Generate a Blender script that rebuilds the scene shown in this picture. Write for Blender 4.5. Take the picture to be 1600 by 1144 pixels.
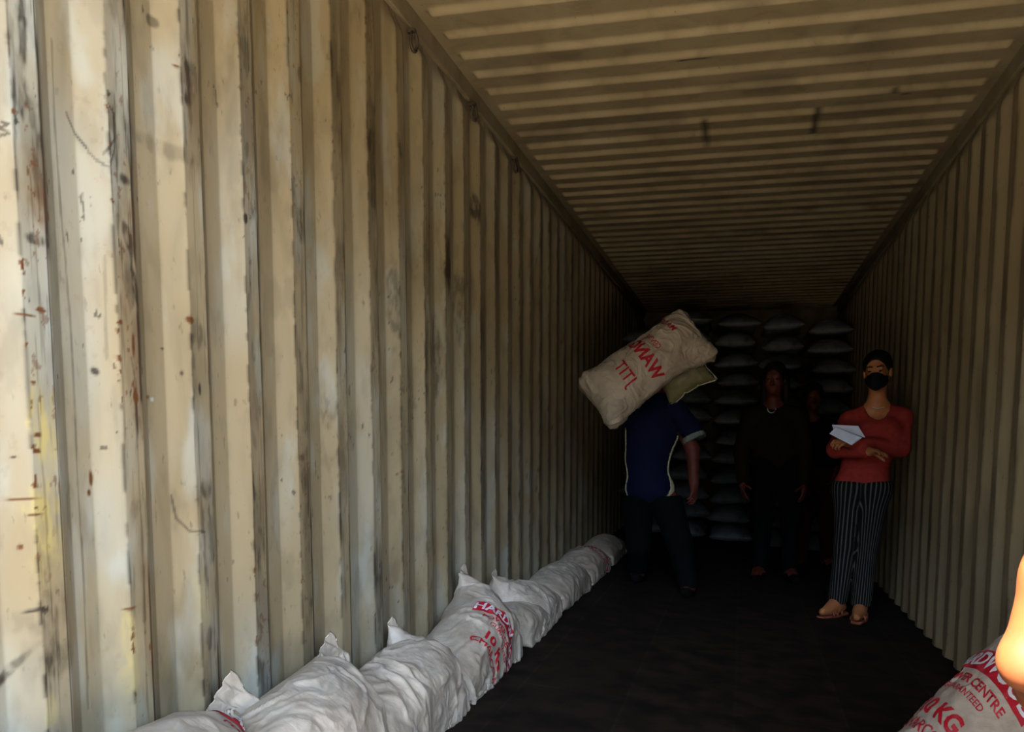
import bpy, bmesh, math, random
import numpy as np
from mathutils import Vector, Matrix

S = bpy.context.scene
for o in list(bpy.data.objects):
    bpy.data.objects.remove(o, do_unlink=True)

# ------------------------------------------------------------------ camera
TH, PH, FPX = math.atan(.2468), math.atan(.1110), 1450.0
CAM = np.array([0, 0, 1.05])
cam_d = bpy.data.cameras.new('camera')
cam = bpy.data.objects.new('camera', cam_d)
S.collection.objects.link(cam)
cam.location = CAM
cam.rotation_euler = (math.pi/2 - PH, 0, TH)
cam_d.sensor_width = 36.0
cam_d.lens = 36.0 * FPX / 1600
cam_d.shift_y = 276 / 1600
cam_d.clip_start = .02
S.camera = cam
_F = np.array([-math.sin(TH)*math.cos(PH), math.cos(TH)*math.cos(PH), -math.sin(PH)])
_R = np.array([math.cos(TH), math.sin(TH), 0])
_U = np.cross(_R, _F)
def ray(x, y): return _F + _R*(x-800)/FPX - _U*(y-848)/FPX
def onX(x, y, X): d = ray(x, y); return CAM + d*(X/d[0])
def onY(x, y, Y): d = ray(x, y); return CAM + d*(Y/d[1])

# ------------------------------------------------------------------ light
w = bpy.data.worlds.new('world'); S.world = w
w.use_nodes = True
nt = w.node_tree; nt.nodes.clear()
sky = nt.nodes.new('ShaderNodeTexSky'); sky.sky_type = 'NISHITA'
sky.sun_disc = False; sky.sun_elevation = math.radians(52); sky.sun_rotation = math.radians(200)
sky.air_density = 1.0; sky.dust_density = 1.0; sky.ozone_density = 1.0
bg = nt.nodes.new('ShaderNodeBackground'); bg.inputs['Strength'].default_value = .24
out = nt.nodes.new('ShaderNodeOutputWorld')
# made-up sky bias, brighter to the right so the left wall gets more light
wtc = nt.nodes.new('ShaderNodeTexCoord'); wsx = nt.nodes.new('ShaderNodeSeparateXYZ')
nt.links.new(wtc.outputs['Generated'], wsx.inputs[0])
wmr = nt.nodes.new('ShaderNodeMapRange'); wmr.interpolation_type = 'SMOOTHSTEP'
wmr.inputs['From Min'].default_value = -.55; wmr.inputs['From Max'].default_value = .75
wmr.inputs['To Min'].default_value = .30; wmr.inputs['To Max'].default_value = 2.0
nt.links.new(wsx.outputs['X'], wmr.inputs['Value'])
wme = nt.nodes.new('ShaderNodeFloatCurve')     # made-up elevation curve: dim low sky and bright band shape the light falloff
_c = wme.mapping.curves[0]
for _x, _y in ((.05, .05), (.15, .07), (.24, .42), (.32, .95), (.42, .80), (.54, .12)): _c.points.new(_x, _y)
_c.points[0].location = (0, .05); _c.points[-1].location = (1, .05)
wme.mapping.update()
nt.links.new(wsx.outputs['Z'], wme.inputs['Value'])
wmm = nt.nodes.new('ShaderNodeMath'); wmm.operation = 'MULTIPLY'
nt.links.new(wmr.outputs[0], wmm.inputs[0]); nt.links.new(wme.outputs[0], wmm.inputs[1])
wmx = nt.nodes.new('ShaderNodeVectorMath'); wmx.operation = 'SCALE'
nt.links.new(sky.outputs[0], wmx.inputs[0]); nt.links.new(wmm.outputs[0], wmx.inputs['Scale'])
nt.links.new(wmx.outputs[0], bg.inputs[0]); nt.links.new(bg.outputs[0], out.inputs[0])

sun_d = bpy.data.lights.new('sun', 'SUN'); sun_d.energy = 5.5; sun_d.angle = math.radians(.6)
sun_d.color = (1.0, .95, .88)
sun = bpy.data.objects.new('sun', sun_d); S.collection.objects.link(sun)
TO_SUN = Vector((-.50, -1.0, 1.50)).normalized()
sun.rotation_euler = TO_SUN.to_track_quat('Z', 'Y').to_euler()
sun.location = (0, -5, 6)

Y0 = .40                                  # the door sill of the container
por_d = bpy.data.lights.new('door_portal', 'AREA'); por_d.shape = 'RECTANGLE'
por_d.size = 2.34; por_d.size_y = 2.6; por_d.cycles.is_portal = True
por = bpy.data.objects.new('door_portal', por_d); S.collection.objects.link(por)
por.location = (-.08, Y0-.02, 1.33); por.rotation_euler = (math.pi/2, 0, 0)

S.view_settings.view_transform = 'Standard'
S.view_settings.look = 'None'
S.view_settings.gamma = 1
S.view_settings.use_curve_mapping = False
S.view_settings.exposure = 3.92
S.cycles.max_bounces = 8; S.cycles.diffuse_bounces = 1
S.cycles.use_denoising = True
S.cycles.sample_clamp_indirect = 4

# ------------------------------------------------------------------ helpers
COL = S.collection
def srgb(r, g, b):
    f = lambda c: (c/255/12.92) if c/255 <= .04045 else ((c/255+.055)/1.055)**2.4
    return (f(r), f(g), f(b), 1)

def mat(name, col, rough=.6, spec=.3, noise=None, bump=None, metal=0):
    """noise=(scale, colour2, lo, hi) ; bump=(scale, strength, distance)"""
    m = bpy.data.materials.new(name); m.use_nodes = True
    n = m.node_tree; b = n.nodes['Principled BSDF']
    b.inputs['Base Color'].default_value = col
    b.inputs['Roughness'].default_value = rough
    b.inputs['Specular IOR Level'].default_value = spec
    b.inputs['Metallic'].default_value = metal
    tc = n.nodes.new('ShaderNodeTexCoord')
    if noise:
        t = n.nodes.new('ShaderNodeTexNoise'); t.inputs['Scale'].default_value = noise[0]
        t.inputs['Detail'].default_value = 5
        n.links.new(tc.outputs['Object'], t.inputs['Vector'])
        r = n.nodes.new('ShaderNodeMapRange')
        r.inputs['From Min'].default_value = noise[2]; r.inputs['From Max'].default_value = noise[3]
        n.links.new(t.outputs['Fac'], r.inputs['Value'])
        mx = n.nodes.new('ShaderNodeMix'); mx.data_type = 'RGBA'
        mx.inputs['A'].default_value = col; mx.inputs['B'].default_value = noise[1]
        n.links.new(r.outputs[0], mx.inputs['Factor'])
        n.links.new(mx.outputs['Result'], b.inputs['Base Color'])
    if bump:
        t = n.nodes.new('ShaderNodeTexNoise'); t.inputs['Scale'].default_value = bump[0]
        t.inputs['Detail'].default_value = 4
        n.links.new(tc.outputs['Object'], t.inputs['Vector'])
        bp = n.nodes.new('ShaderNodeBump'); bp.inputs['Strength'].default_value = bump[1]
        bp.inputs['Distance'].default_value = bump[2]
        n.links.new(t.outputs['Fac'], bp.inputs['Height'])
        n.links.new(bp.outputs[0], b.inputs['Normal'])
    return m

def mesh_obj(name, V, Fc, material, parent=None, smooth=True, origin=None):
    V = np.asarray(V, float)
    me = bpy.data.meshes.new(name)
    if origin is not None: V = V - np.asarray(origin)
    if isinstance(Fc, np.ndarray):
        n = Fc.shape[1]
        me.vertices.add(len(V)); me.vertices.foreach_set('co', V.ravel())
        me.loops.add(Fc.size); me.loops.foreach_set('vertex_index', Fc.ravel().astype(np.int32))
        me.polygons.add(len(Fc)); me.polygons.foreach_set('loop_start', np.arange(0, Fc.size, n, dtype=np.int32))
        me.update(calc_edges=True); me.validate()
    else:
        me.from_pydata([tuple(v) for v in V], [], Fc)
    if smooth: me.polygons.foreach_set('use_smooth', [True]*len(me.polygons))
    if material: me.materials.append(material)
    me.update()
    o = bpy.data.objects.new(name, me); COL.objects.link(o)
    if origin is not None: o.location = origin
    if parent is not None:
        o.parent = parent
        if origin is None:
            o.matrix_parent_inverse = Matrix.Translation(-Vector(parent.location))
    return o

def struct(o): o['kind'] = 'structure'; return o
def tag(o, label, cat, group=None):
    o['label'] = label; o['category'] = cat
    if group: o['group'] = group
    return o
def empty(name, loc):
    o = bpy.data.objects.new(name, None); o.location = loc; o.empty_display_size = .1
    COL.objects.link(o); return o

def grid_faces(nu, nv, flip=False):
    i = np.arange(nu*nv).reshape(nu, nv)
    q = np.stack([i[:-1, :-1], i[1:, :-1], i[1:, 1:], i[:-1, 1:]], -1).reshape(-1, 4)
    return q[:, ::-1].copy() if flip else q

_rng = np.random.default_rng(7)
_LAT = _rng.random((256, 256))
def vnoise(x, y):
    xi = np.floor(x).astype(int); yi = np.floor(y).astype(int)
    fx = x-xi; fy = y-yi; fx = fx*fx*(3-2*fx); fy = fy*fy*(3-2*fy)
    g = lambda a, b: _LAT[a & 255, b & 255]
    return (g(xi, yi)*(1-fx)+g(xi+1, yi)*fx)*(1-fy)+(g(xi, yi+1)*(1-fx)+g(xi+1, yi+1)*fx)*fy
def fbm(x, y, o=4):
    s = 0; a = .5
    for k in range(o):
        s = s+a*vnoise(x+17.3*k, y+9.1*k); x = x*2.03; y = y*2.03; a *= .5
    return s/(1-.5**o)
def sstep(a, b, x):
    t = np.clip((x-a)/(b-a), 0, 1); return t*t*(3-2*t)

# ------------------------------------------------------------------ container shell
XL, XR, ZT, YE = -1.245, 1.072, 2.676, 12.25
FS = .085
def floor_z(x): return .10 - FS*(x+1.26)
PW, YG = .2725, 1.752                     # wall corrugation pitch, end of one inner flat
_GR = np.array([.724, .981, 1.238, 1.495, 1.752, 2.014, 2.267, 2.54, 2.82, 3.10, 3.385, 3.665]+[3.665+.2725*k for k in range(1, 36)])
def phase(Y):
    q = np.interp(Y, _GR, np.arange(len(_GR))-4.0)
    return np.mod(q, 1), np.floor(q)
def wall_profile(Y):
    """0 on the flats nearest the room, 1 on the recessed flats"""
    t = phase(Y)[0]
    return np.interp(t, [0, .235, .5, .735, 1], [0, 1, 1, 0, 0])

def container_material(name, use_marks, tint=1.0):
    m = bpy.data.materials.new(name); m.use_nodes = True
    n = m.node_tree; L = n.links; b = n.nodes['Principled BSDF']
    b.inputs['Roughness'].default_value = .55; b.inputs['Specular IOR Level'].default_value = .25
    tc = n.nodes.new('ShaderNodeTexCoord')
    def noise(scale, vec_scale, detail=5, dist=0):
        mp = n.nodes.new('ShaderNodeMapping'); mp.inputs['Scale'].default_value = vec_scale
        L.new(tc.outputs['Object'], mp.inputs[0])
        t = n.nodes.new('ShaderNodeTexNoise'); t.inputs['Scale'].default_value = scale
        t.inputs['Detail'].default_value = detail; t.inputs['Distortion'].default_value = dist
        L.new(mp.outputs[0], t.inputs['Vector']); return t.outputs['Fac']
    def rng(v, a, c):
        r = n.nodes.new('ShaderNodeMapRange'); r.inputs['From Min'].default_value = a; r.inputs['From Max'].default_value = c
        L.new(v, r.inputs['Value']); return r.outputs[0]
    def mix(f, a, c):
        x = n.nodes.new('ShaderNodeMix'); x.data_type = 'RGBA'
        L.new(f, x.inputs['Factor'])
        if isinstance(a, tuple): x.inputs['A'].default_value = a
        else: L.new(a, x.inputs['A'])
        if isinstance(c, tuple): x.inputs['B'].default_value = c
        else: L.new(c, x.inputs['B'])
        return x.outputs['Result']
    def mul(f, k):
        x = n.nodes.new('ShaderNodeMath'); x.operation = 'MULTIPLY'; L.new(f, x.inputs[0])
        if isinstance(k, float): x.inputs[1].default_value = k
        else: L.new(k, x.inputs[1])
        return x.outputs[0]
    c = mix(rng(noise(3.0, (1, 1, .35)), .35, .68), srgb(135, 116, 84), srgb(150, 132, 99))
    c = mix(mul(rng(noise(9.0, (1, 1, .25), 8, .6), .50, .72), .6), c, srgb(108, 92, 64))
    c = mix(mul(rng(noise(60.0, (1, 1, .4), 3), .66, .74), .5), c, srgb(84, 68, 46))
    if use_marks:
        a = n.nodes.new('ShaderNodeAttribute'); a.attribute_name = 'marks'
        sep = n.nodes.new('ShaderNodeSeparateColor'); L.new(a.outputs['Color'], sep.inputs[0])
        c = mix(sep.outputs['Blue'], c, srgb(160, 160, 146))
        c = mix(a.outputs['Alpha'], c, srgb(166, 146, 90))
        c = mix(sep.outputs['Red'], c, srgb(38, 31, 23))
        c = mix(sep.outputs['Green'], c, srgb(86, 50, 22))
    L.new(c, b.inputs['Base Color'])
    bp = n.nodes.new('ShaderNodeBump'); bp.inputs['Strength'].default_value = .25; bp.inputs['Distance'].default_value = .004
    L.new(noise(14.0, (1, 1, .5), 6), bp.inputs['Height']); L.new(bp.outputs[0], b.inputs['Normal'])
    return m
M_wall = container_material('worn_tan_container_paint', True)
M_ceil = container_material('tan_roof_paint', True)

def paint_left(Y, Z):
    """stains, scratches, rust, bare patches and painted-in daylight of the left wall as four amounts per vertex"""
    dark = np.zeros_like(Y); rust = np.zeros_like(Y); pale = np.zeros_like(Y); yel = np.zeros_like(Y)
    t, idx = phase(Y)
    flat = ((t > .735)).astype(float)                       # the flats nearest the room take the knocks
    # rubbed grime along the room-side flats, uneven with height
    g = fbm(Y*9+idx*5.1, Z*2.2+idx*3.7, 5)
    g2 = fbm(Y*40, Z*14+idx, 4)
    dark += flat*(.34*sstep(.50, .74, g) + .30*sstep(.55, .7, g2)*sstep(.4, .6, g))
    # ragged dark line where the flat turns into the hidden slope
    edge = np.exp(-((np.mod(t+.02, 1)-.02)/.05)**2)
    e2 = fbm(Y*3+idx*8.3, Z*3.1+idx*2.9, 5)
    dark += edge*.9*sstep(.47, .62, e2)
    edge2 = np.exp(-((t-.735)/.018)**2)
    dark += edge2*.55*sstep(.5, .62, fbm(Z*22, idx*7.7+Y*3, 4))
    # rust freckles on the edges
    r = fbm(Y*70, Z*55+idx, 3)
    rust += (edge2+.5*flat+.12)*.95*sstep(.70, .76, r)*sstep(.42, .6, fbm(Y*3, Z*2.5+4, 3))
    # small dark chips anywhere
    dark += .7*sstep(.80, .84, fbm(Y*70+31, Z*30, 3))*sstep(.45, .6, fbm(Y*2.5+9, Z*2+3, 3))
    # scuffed lower part
    dark += .25*sstep(.5, .75, fbm(Y*4, Z*5+50, 4))*sstep(.9, .2, Z)
    # pale worn paint, plus cool sky brightness painted in near the door
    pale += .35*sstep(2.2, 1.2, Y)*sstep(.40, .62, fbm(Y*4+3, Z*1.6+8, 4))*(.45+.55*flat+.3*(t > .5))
    pale += .5*sstep(1.34, 1.27, Y)  # sky-lit strip at the door edge, its light put into the colour
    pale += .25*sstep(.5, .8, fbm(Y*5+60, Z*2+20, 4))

    # fine scratches and a mottled film of dust everywhere
    dark += .16*sstep(.52, .72, fbm(Y*22+7, Z*9+3, 5))
    sc = fbm(Y*150+idx*3, Z*5.5+13, 3); dark += .34*flat*sstep(.64, .74, sc)
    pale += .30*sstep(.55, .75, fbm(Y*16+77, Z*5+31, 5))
    rust += .28*flat*sstep(.60, .78, fbm(Y*12+41, Z*3.3+idx*2, 5))

    def blob(x, y, hw, hh, s, ch, ang=0, sharp=.25):
        p = onX(x, y, XL)
        k = np.linalg.norm(p-CAM)/FPX
        dy = (Y-p[1])/1.0; dz = Z-p[2]
        ca, sa = math.cos(ang), math.sin(ang)
        kk = k*np.linalg.norm(p-CAM)/abs(p[0]-CAM[0])           # the wall is seen at a slant
        a = (dy*ca+dz*sa)/(hw*kk); c = (-dy*sa+dz*ca)/(hh*k)
        near = (np.abs(a) < 2.2) & (np.abs(c) < 2.2)
        if not near.any(): return
        d = np.sqrt(a*a+c*c)+1.3*(fbm(Y*35+x, Z*22+y, 4)-.5)
        st = .35+.65*sstep(.36, .60, fbm((Y*ca+Z*sa)*95+x, (Z*ca-Y*sa)*26+y, 3)) if hh*hw > 60 else 1
        ch += np.where(near, s*sstep(1.25, .55, d)*st, 0)
    def line(pts, wpx, s, ch, rag=.0):
        P = [onX(x, y, XL) for x, y in pts]; wpx = max(wpx, 2.3); s = s*.8
        k = np.linalg.norm(P[0]-CAM)/FPX
        d = np.full(Y.shape, 9.)
        for a, c in zip(P[:-1], P[1:]):
            vy, vz = c[1]-a[1], c[2]-a[2]; l2 = vy*vy+vz*vz+1e-9
            tt = np.clip(((Y-a[1])*vy+(Z-a[2])*vz)/l2, 0, 1)
            d = np.minimum(d, np.hypot(Y-a[1]-tt*vy, Z-a[2]-tt*vz))
        if rag: d = d+k*wpx*rag*(fbm(Y*60, Z*30, 3)-.5)
        ch += s*sstep(1.1*wpx*k, .4*wpx*k, d)
    # pen squiggle by the door
    line([(10, 189), (16, 193), (11, 197), (4, 198), (10, 203), (17, 207), (12, 211), (6, 211)], 1.3, .9, dark)
    # long hairlines
    line([(103, 60), (108, 190), (117, 330), (124, 410), (132, 520), (138, 640), (143, 760), (150, 880), (155, 1010), (158, 1110)], 1.5, .55, dark, 1.)
    line([(126, 175), (138, 205), (150, 230)], 1.6, .8, dark)
    line([(165, 115), (168, 160), (178, 178), (180, 230), (172, 262), (160, 250), (152, 236)], 2., .55, dark, 1.5)
    line([(166, 240), (180, 215)], 1.4, .5, dark)
    line([(205, 560), (212, 600), (215, 700), (222, 850), (226, 970)], 1.5, .5, dark, 1.)
    line([(285, 775), (290, 810), (302, 830), (320, 831)], 1.5, .7, dark)
    line([(170, 400), (172, 470), (174, 560)], 2.5, .35, dark, 1.5)
    line([(320, 430), (324, 520), (327, 600)], 1.7, .7, dark, 1.)
    # smears
    for a in [(292, 128, 4, 38, .9, 0), (34, 40, 5, 46, .75, 0), (62, 376, 17, 8, .8, 0), (196, 281, 11, 9, .6, 0), (198, 365, 5, 22, .7, .3),
              (203, 440, 9, 26, .6, .4), (254, 30, 5, 7, .6, 0), (311, 525, 11, 20, .55, 0), (30, 150, 12, 40, .4, 0), (322, 765, 8, 14, .6, 0),
              (471, 350, 8, 34, .55, 0), (578, 222, 5, 17, .9, 0), (627, 236, 5, 14, .75, 0), (470, 120, 5, 12, .6, 0), (398, 690, 4, 16, .7, .3),
              (472, 715, 5, 10, .6, 0), (210, 795, 7, 18, .6, -.4), (30, 1055, 34, 8, .6, .7), (12, 1070, 14, 22, .45, 0), (190, 20, 16, 22, .35, 0),
              (256, 225, 44, 12, .30, 0), (90, 1035, 22, 26, .33, 0), (90, 940, 16, 36, .28, 0), (122, 800, 12, 46, .30, 0), (55, 970, 26, 18, .22, 0),
              (520, 640, 6, 26, .4, 0), (530, 410, 6, 40, .35, 0), (700, 420, 4, 40, .6, 0), (722, 470, 4, 50, .6, 0), (650, 640, 7, 60, .45, 0),
              (620, 470, 5, 60, .5, 0), (690, 560, 4, 60, .6, 0), (748, 330, 4, 20, .8, 0), (4, 830, 14, 40, .28, 0)]:
        blob(*a[:5], dark, a[5])
    for a in [(62, 270, 14, 70, .30, 0), (62, 320, 16, 26, .30, 0), (205, 330, 12, 20, .4, 0)]:
        blob(*a[:5], rust, a[5], .6)
    for a in [(58, 660, 10, 60, .8, 0), (80, 700, 14, 66, .6, 0), (66, 830, 12, 60, .75, 0), (85, 850, 16, 46, .45, 0), (66, 790, 22, 16, .5, 0),
              (204, 990, 8, 40, .6, 0), (206, 1060, 9, 30, .45, 0), (80, 1110, 8, 30, .45, 0), (318, 930, 9, 50, .3, 0)]:
        blob(*a[:5], yel, a[5], .5)
    blob(256, 624, 3, 4, 1., pale)  # bright spot of daylight through a small wall hole, painted pale
    blob(250, 620, 4, 3, .8, rust)
    for a in [(58, 680, 6, 4), (57, 705, 4, 3), (52, 598, 4, 3), (163, 750, 3, 12), (203, 952, 8, 2), (40, 492, 9, 1.6), (45, 780, 14, 1.6), (56, 805, 11, 1.6),
              (212, 620, 3, 8), (188, 503, 3, 4), (78, 338, 4, 6), (278, 103, 3, 3), (208, 540, 2, 16), (298, 500, 4, 5), (123, 895, 2, 4), (42, 855, 3, 5), (160, 770, 3, 6), (64, 485, 5, 3)]:
        blob(*a, 1., rust)
    for a in [(62, 953, 14, 2.5), (272, 545, 3, 2), (32, 714, 3, 2), (291, 583, 2, 6), (312, 610, 2, 11), (164, 580, 4, 6), (384, 340, 3, 8), (232, 310, 3, 4), (80, 337, 3, 5)]:
        blob(*a, .9, dark)
    return np.stack([np.clip(dark, 0, .92), np.clip(rust, 0, 1), np.clip(pale, 0, 1), np.clip(yel, 0, 1)], -1)

def paint_plain(Y, Z, seed=0):
    t, idx = phase(Y)
    flat = (t > .735).astype(float)
    g = fbm(Y*9+idx*5.1+seed, Z*2.2+idx*3.7, 5)
    edge = np.exp(-((np.mod(t+.02, 1)-.02)/.05)**2)+np.exp(-((t-.735)/.04)**2)
    dark = flat*.35*sstep(.46, .72, g)+edge*.6*sstep(.45, .62, fbm(Y*3+idx*8.3+seed, Z*3.1+idx*2.9, 5))
    rust = .5*sstep(.68, .74, fbm(Y*60+seed, Z*40, 3))*edge
    z = np.zeros_like(Y)
    return np.stack([np.clip(dark, 0, .9), rust, z, z], -1)

def corrugated_wall(name, X, sgn, spans, z0, painter):
    """spans: (y0, y1, dy, dz) ; one mesh built of strips that share their end columns"""
    Vs, Fs, Cs, off = [], [], [], 0
    for (ya, yb, dy, dz) in spans:
        ny = max(2, int(round((yb-ya)/dy))+1); nz = int(round((ZT-.07-z0)/dz))+1
        y = np.linspace(ya, yb, ny); z = np.linspace(z0, ZT-.07, nz)
        Yg, Zg = np.meshgrid(y, z, indexing='ij')
        fade = sstep(ZT-.075, ZT-.16, Zg)*.96+.04
        d = .031*wall_profile(Yg)
        d = d*fade + .031*(1-fade)
        d = d + .0025*(fbm(Yg*3, Zg*2.4, 3)-.5)
        Xg = X - d if sgn < 0 else X + d
        Vs.append(np.stack([Xg, Yg, Zg], -1).reshape(-1, 3))
        Fs.append(grid_faces(ny, nz, sgn > 0)+off); off += ny*nz
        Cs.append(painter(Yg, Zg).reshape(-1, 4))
    o = mesh_obj(name, np.concatenate(Vs), np.concatenate(Fs), M_wall, smooth=False)
    at = o.data.color_attributes.new('marks', 'FLOAT_COLOR', 'POINT')
    at.data.foreach_set('color', np.concatenate(Cs).astype(np.float32).ravel())
    return struct(o)

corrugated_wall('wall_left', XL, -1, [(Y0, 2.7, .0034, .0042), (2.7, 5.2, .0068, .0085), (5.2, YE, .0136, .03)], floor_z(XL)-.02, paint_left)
corrugated_wall('wall_right', XR, 1, [(Y0, 3.0, .0136, .05), (3.0, 7.0, .0068, .012), (7.0, YE, .0136, .03)], floor_z(XR)-.02, lambda a, b: paint_plain(a, b, 40))

# ceiling with pressed ribs across it
def build_ceiling():
    ya = np.arange(Y0, YE, .0095); xs = np.concatenate([np.linspace(XL-.036, XL+.16, 24), np.linspace(XL+.2, XR-.2, 60), np.linspace(XR-.16, XR+.036, 24)])
    Xg, Yg = np.meshgrid(xs, ya, indexing='ij')
    t = np.mod(Yg-3.562+.1045, .2095)-.1045
    prof = np.where(np.abs(t) < .036, .5+.5*np.cos(np.pi*np.clip(t/.036, -1, 1)), 0)
    ends = sstep(XL+.028, XL+.055, Xg)*sstep(XR-.028, XR-.055, Xg)
    Zg = ZT - .024*prof*ends + .004*(fbm(Xg*2.2, Yg*1.7, 3)-.5)
    dark = .35*sstep(.55, .75, fbm(Xg*2+4, Yg*3, 4))
    for (pts, wd) in [(((1058, 96), (1080, 92), (1101, 91)), .010), (((1100, 184), (1102, 205), (1103, 224)), .007), (((1279, 168), (1274, 190), (1270, 208)), .006), (((1396, 135), (1415, 147)), .009)]:
        P = [CAM+ray(*p)*((ZT-CAM[2])/ray(*p)[2]) for p in pts]
        for a, c in zip(P[:-1], P[1:]):
            vx, vy = c[0]-a[0], c[1]-a[1]; tt = np.clip(((Xg-a[0])*vx+(Yg-a[1])*vy)/(vx*vx+vy*vy), 0, 1)
            dark = dark + .9*sstep(wd*1.6, wd*.5, np.hypot(Xg-a[0]-tt*vx, Yg-a[1]-tt*vy))
    z = np.zeros_like(Xg)
    o = mesh_obj('ceiling', np.stack([Xg, Yg, Zg], -1).reshape(-1, 3), grid_faces(len(xs), len(ya), True), M_ceil)
    at = o.data.color_attributes.new('marks', 'FLOAT_COLOR', 'POINT')
    at.data.foreach_set('color', np.stack([np.clip(dark, 0, .9), z, z, z], -1).astype(np.float32).ravel())
    struct(o)
build_ceiling()

def box(name, lo, hi, material, parent=None, bevel=0):
    bm = bmesh.new(); bmesh.ops.create_cube(bm, size=1)
    lo = Vector(lo); hi = Vector(hi)
    for v in bm.verts: v.co = Vector([lo[i]+(v.co[i]+.5)*(hi[i]-lo[i]) for i in range(3)])
    if bevel: bmesh.ops.bevel(bm, geom=bm.edges[:], offset=bevel, segments=2, profile=.6, affect='EDGES')
    me = bpy.data.meshes.new(name); bm.to_mesh(me); bm.free(); me.materials.append(material)
    o = bpy.data.objects.new(name, me); COL.objects.link(o)
    if parent is not None:
        o.parent = parent; o.matrix_parent_inverse = Matrix.Translation(-Vector(parent.location))
    return o
M_rail = mat('rail_paint', srgb(140, 123, 92), .55, .25, (6, srgb(110, 95, 68), .45, .7), (30, .2, .003))
struct(box('trim_1', (XL-.06, Y0, ZT-.075), (XL-.012, YE, ZT+.012), M_rail, bevel=.006))
struct(box('trim_2', (XR+.012, Y0, ZT-.075), (XR+.06, YE, ZT+.012), M_rail, bevel=.006))
struct(box('wall_back', (XL-.06, YE-.02, -.2), (XR+.06, YE+.04, ZT+.06), M_rail))

# floor boards, dark with charcoal dust
def build_floor():
    m = bpy.data.materials.new('charcoal_stained_boards'); m.use_nodes = True
    n = m.node_tree; L = n.links; b = n.nodes['Principled BSDF']
    tc = n.nodes.new('ShaderNodeTexCoord')
    mp = n.nodes.new('ShaderNodeMapping'); mp.inputs['Rotation'].default_value = (0, 0, math.pi/2)
    L.new(tc.outputs['Object'], mp.inputs[0])
    br = n.nodes.new('ShaderNodeTexBrick'); br.inputs['Scale'].default_value = 1
    br.inputs['Brick Width'].default_value = 2.4; br.inputs['Row Height'].default_value = .42
    br.inputs['Mortar Size'].default_value = .006; br.offset = .5
    br.inputs['Color1'].default_value = srgb(44, 33, 24); br.inputs['Color2'].default_value = srgb(37, 28, 20)
    br.inputs['Mortar'].default_value = srgb(48, 42, 32)
    L.new(mp.outputs[0], br.inputs['Vector'])
    ns = n.nodes.new('ShaderNodeTexNoise'); ns.inputs['Scale'].default_value = 7; ns.inputs['Detail'].default_value = 6
    L.new(tc.outputs['Object'], ns.inputs['Vector'])
    mx = n.nodes.new('ShaderNodeMix'); mx.data_type = 'RGBA'; mx.inputs['B'].default_value = srgb(19, 15, 11)
    r = n.nodes.new('ShaderNodeMapRange'); r.inputs['From Min'].default_value = .35; r.inputs['From Max'].default_value = .65
    L.new(ns.outputs['Fac'], r.inputs['Value']); L.new(r.outputs[0], mx.inputs['Factor'])
    L.new(br.outputs['Color'], mx.inputs['A']); L.new(mx.outputs['Result'], b.inputs['Base Color'])
    b.inputs['Roughness'].default_value = .85; b.inputs['Specular IOR Level'].default_value = .1
    xs = np.linspace(XL-.04, XR+.04, 12); ys = np.linspace(Y0, YE, 60)
    Xg, Yg = np.meshgrid(xs, ys, indexing='ij')
    top = np.stack([Xg, Yg, floor_z(Xg)], -1).reshape(-1, 3)
    nt_ = len(top); bot = top-np.array([0, 0, .12])
    f = np.concatenate([grid_faces(12, 60), grid_faces(12, 60, True)+nt_])
    i = np.arange(nt_).reshape(12, 60); rim = []
    for e in (i[:, 0][::-1], i[-1, :][::-1], i[:, -1], i[0, :]):
        rim.append(np.stack([e[:-1], e[1:], e[1:]+nt_, e[:-1]+nt_], -1))
    struct(mesh_obj('floor', np.concatenate([top, bot]), np.concatenate([f]+rim), m, smooth=False))
build_floor()
M_ground = mat('sunlit_yard', srgb(204, 197, 182), .9, .1, (1.2, srgb(182, 174, 158), .4, .65))
g_ = mesh_obj('ground', [(-9, -5.5, -.3), (9, -5.5, -.3), (9, 3.4, -.3), (-9, 3.4, -.3)], [(0, 1, 2, 3)], M_ground, smooth=False)
struct(g_)

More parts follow.
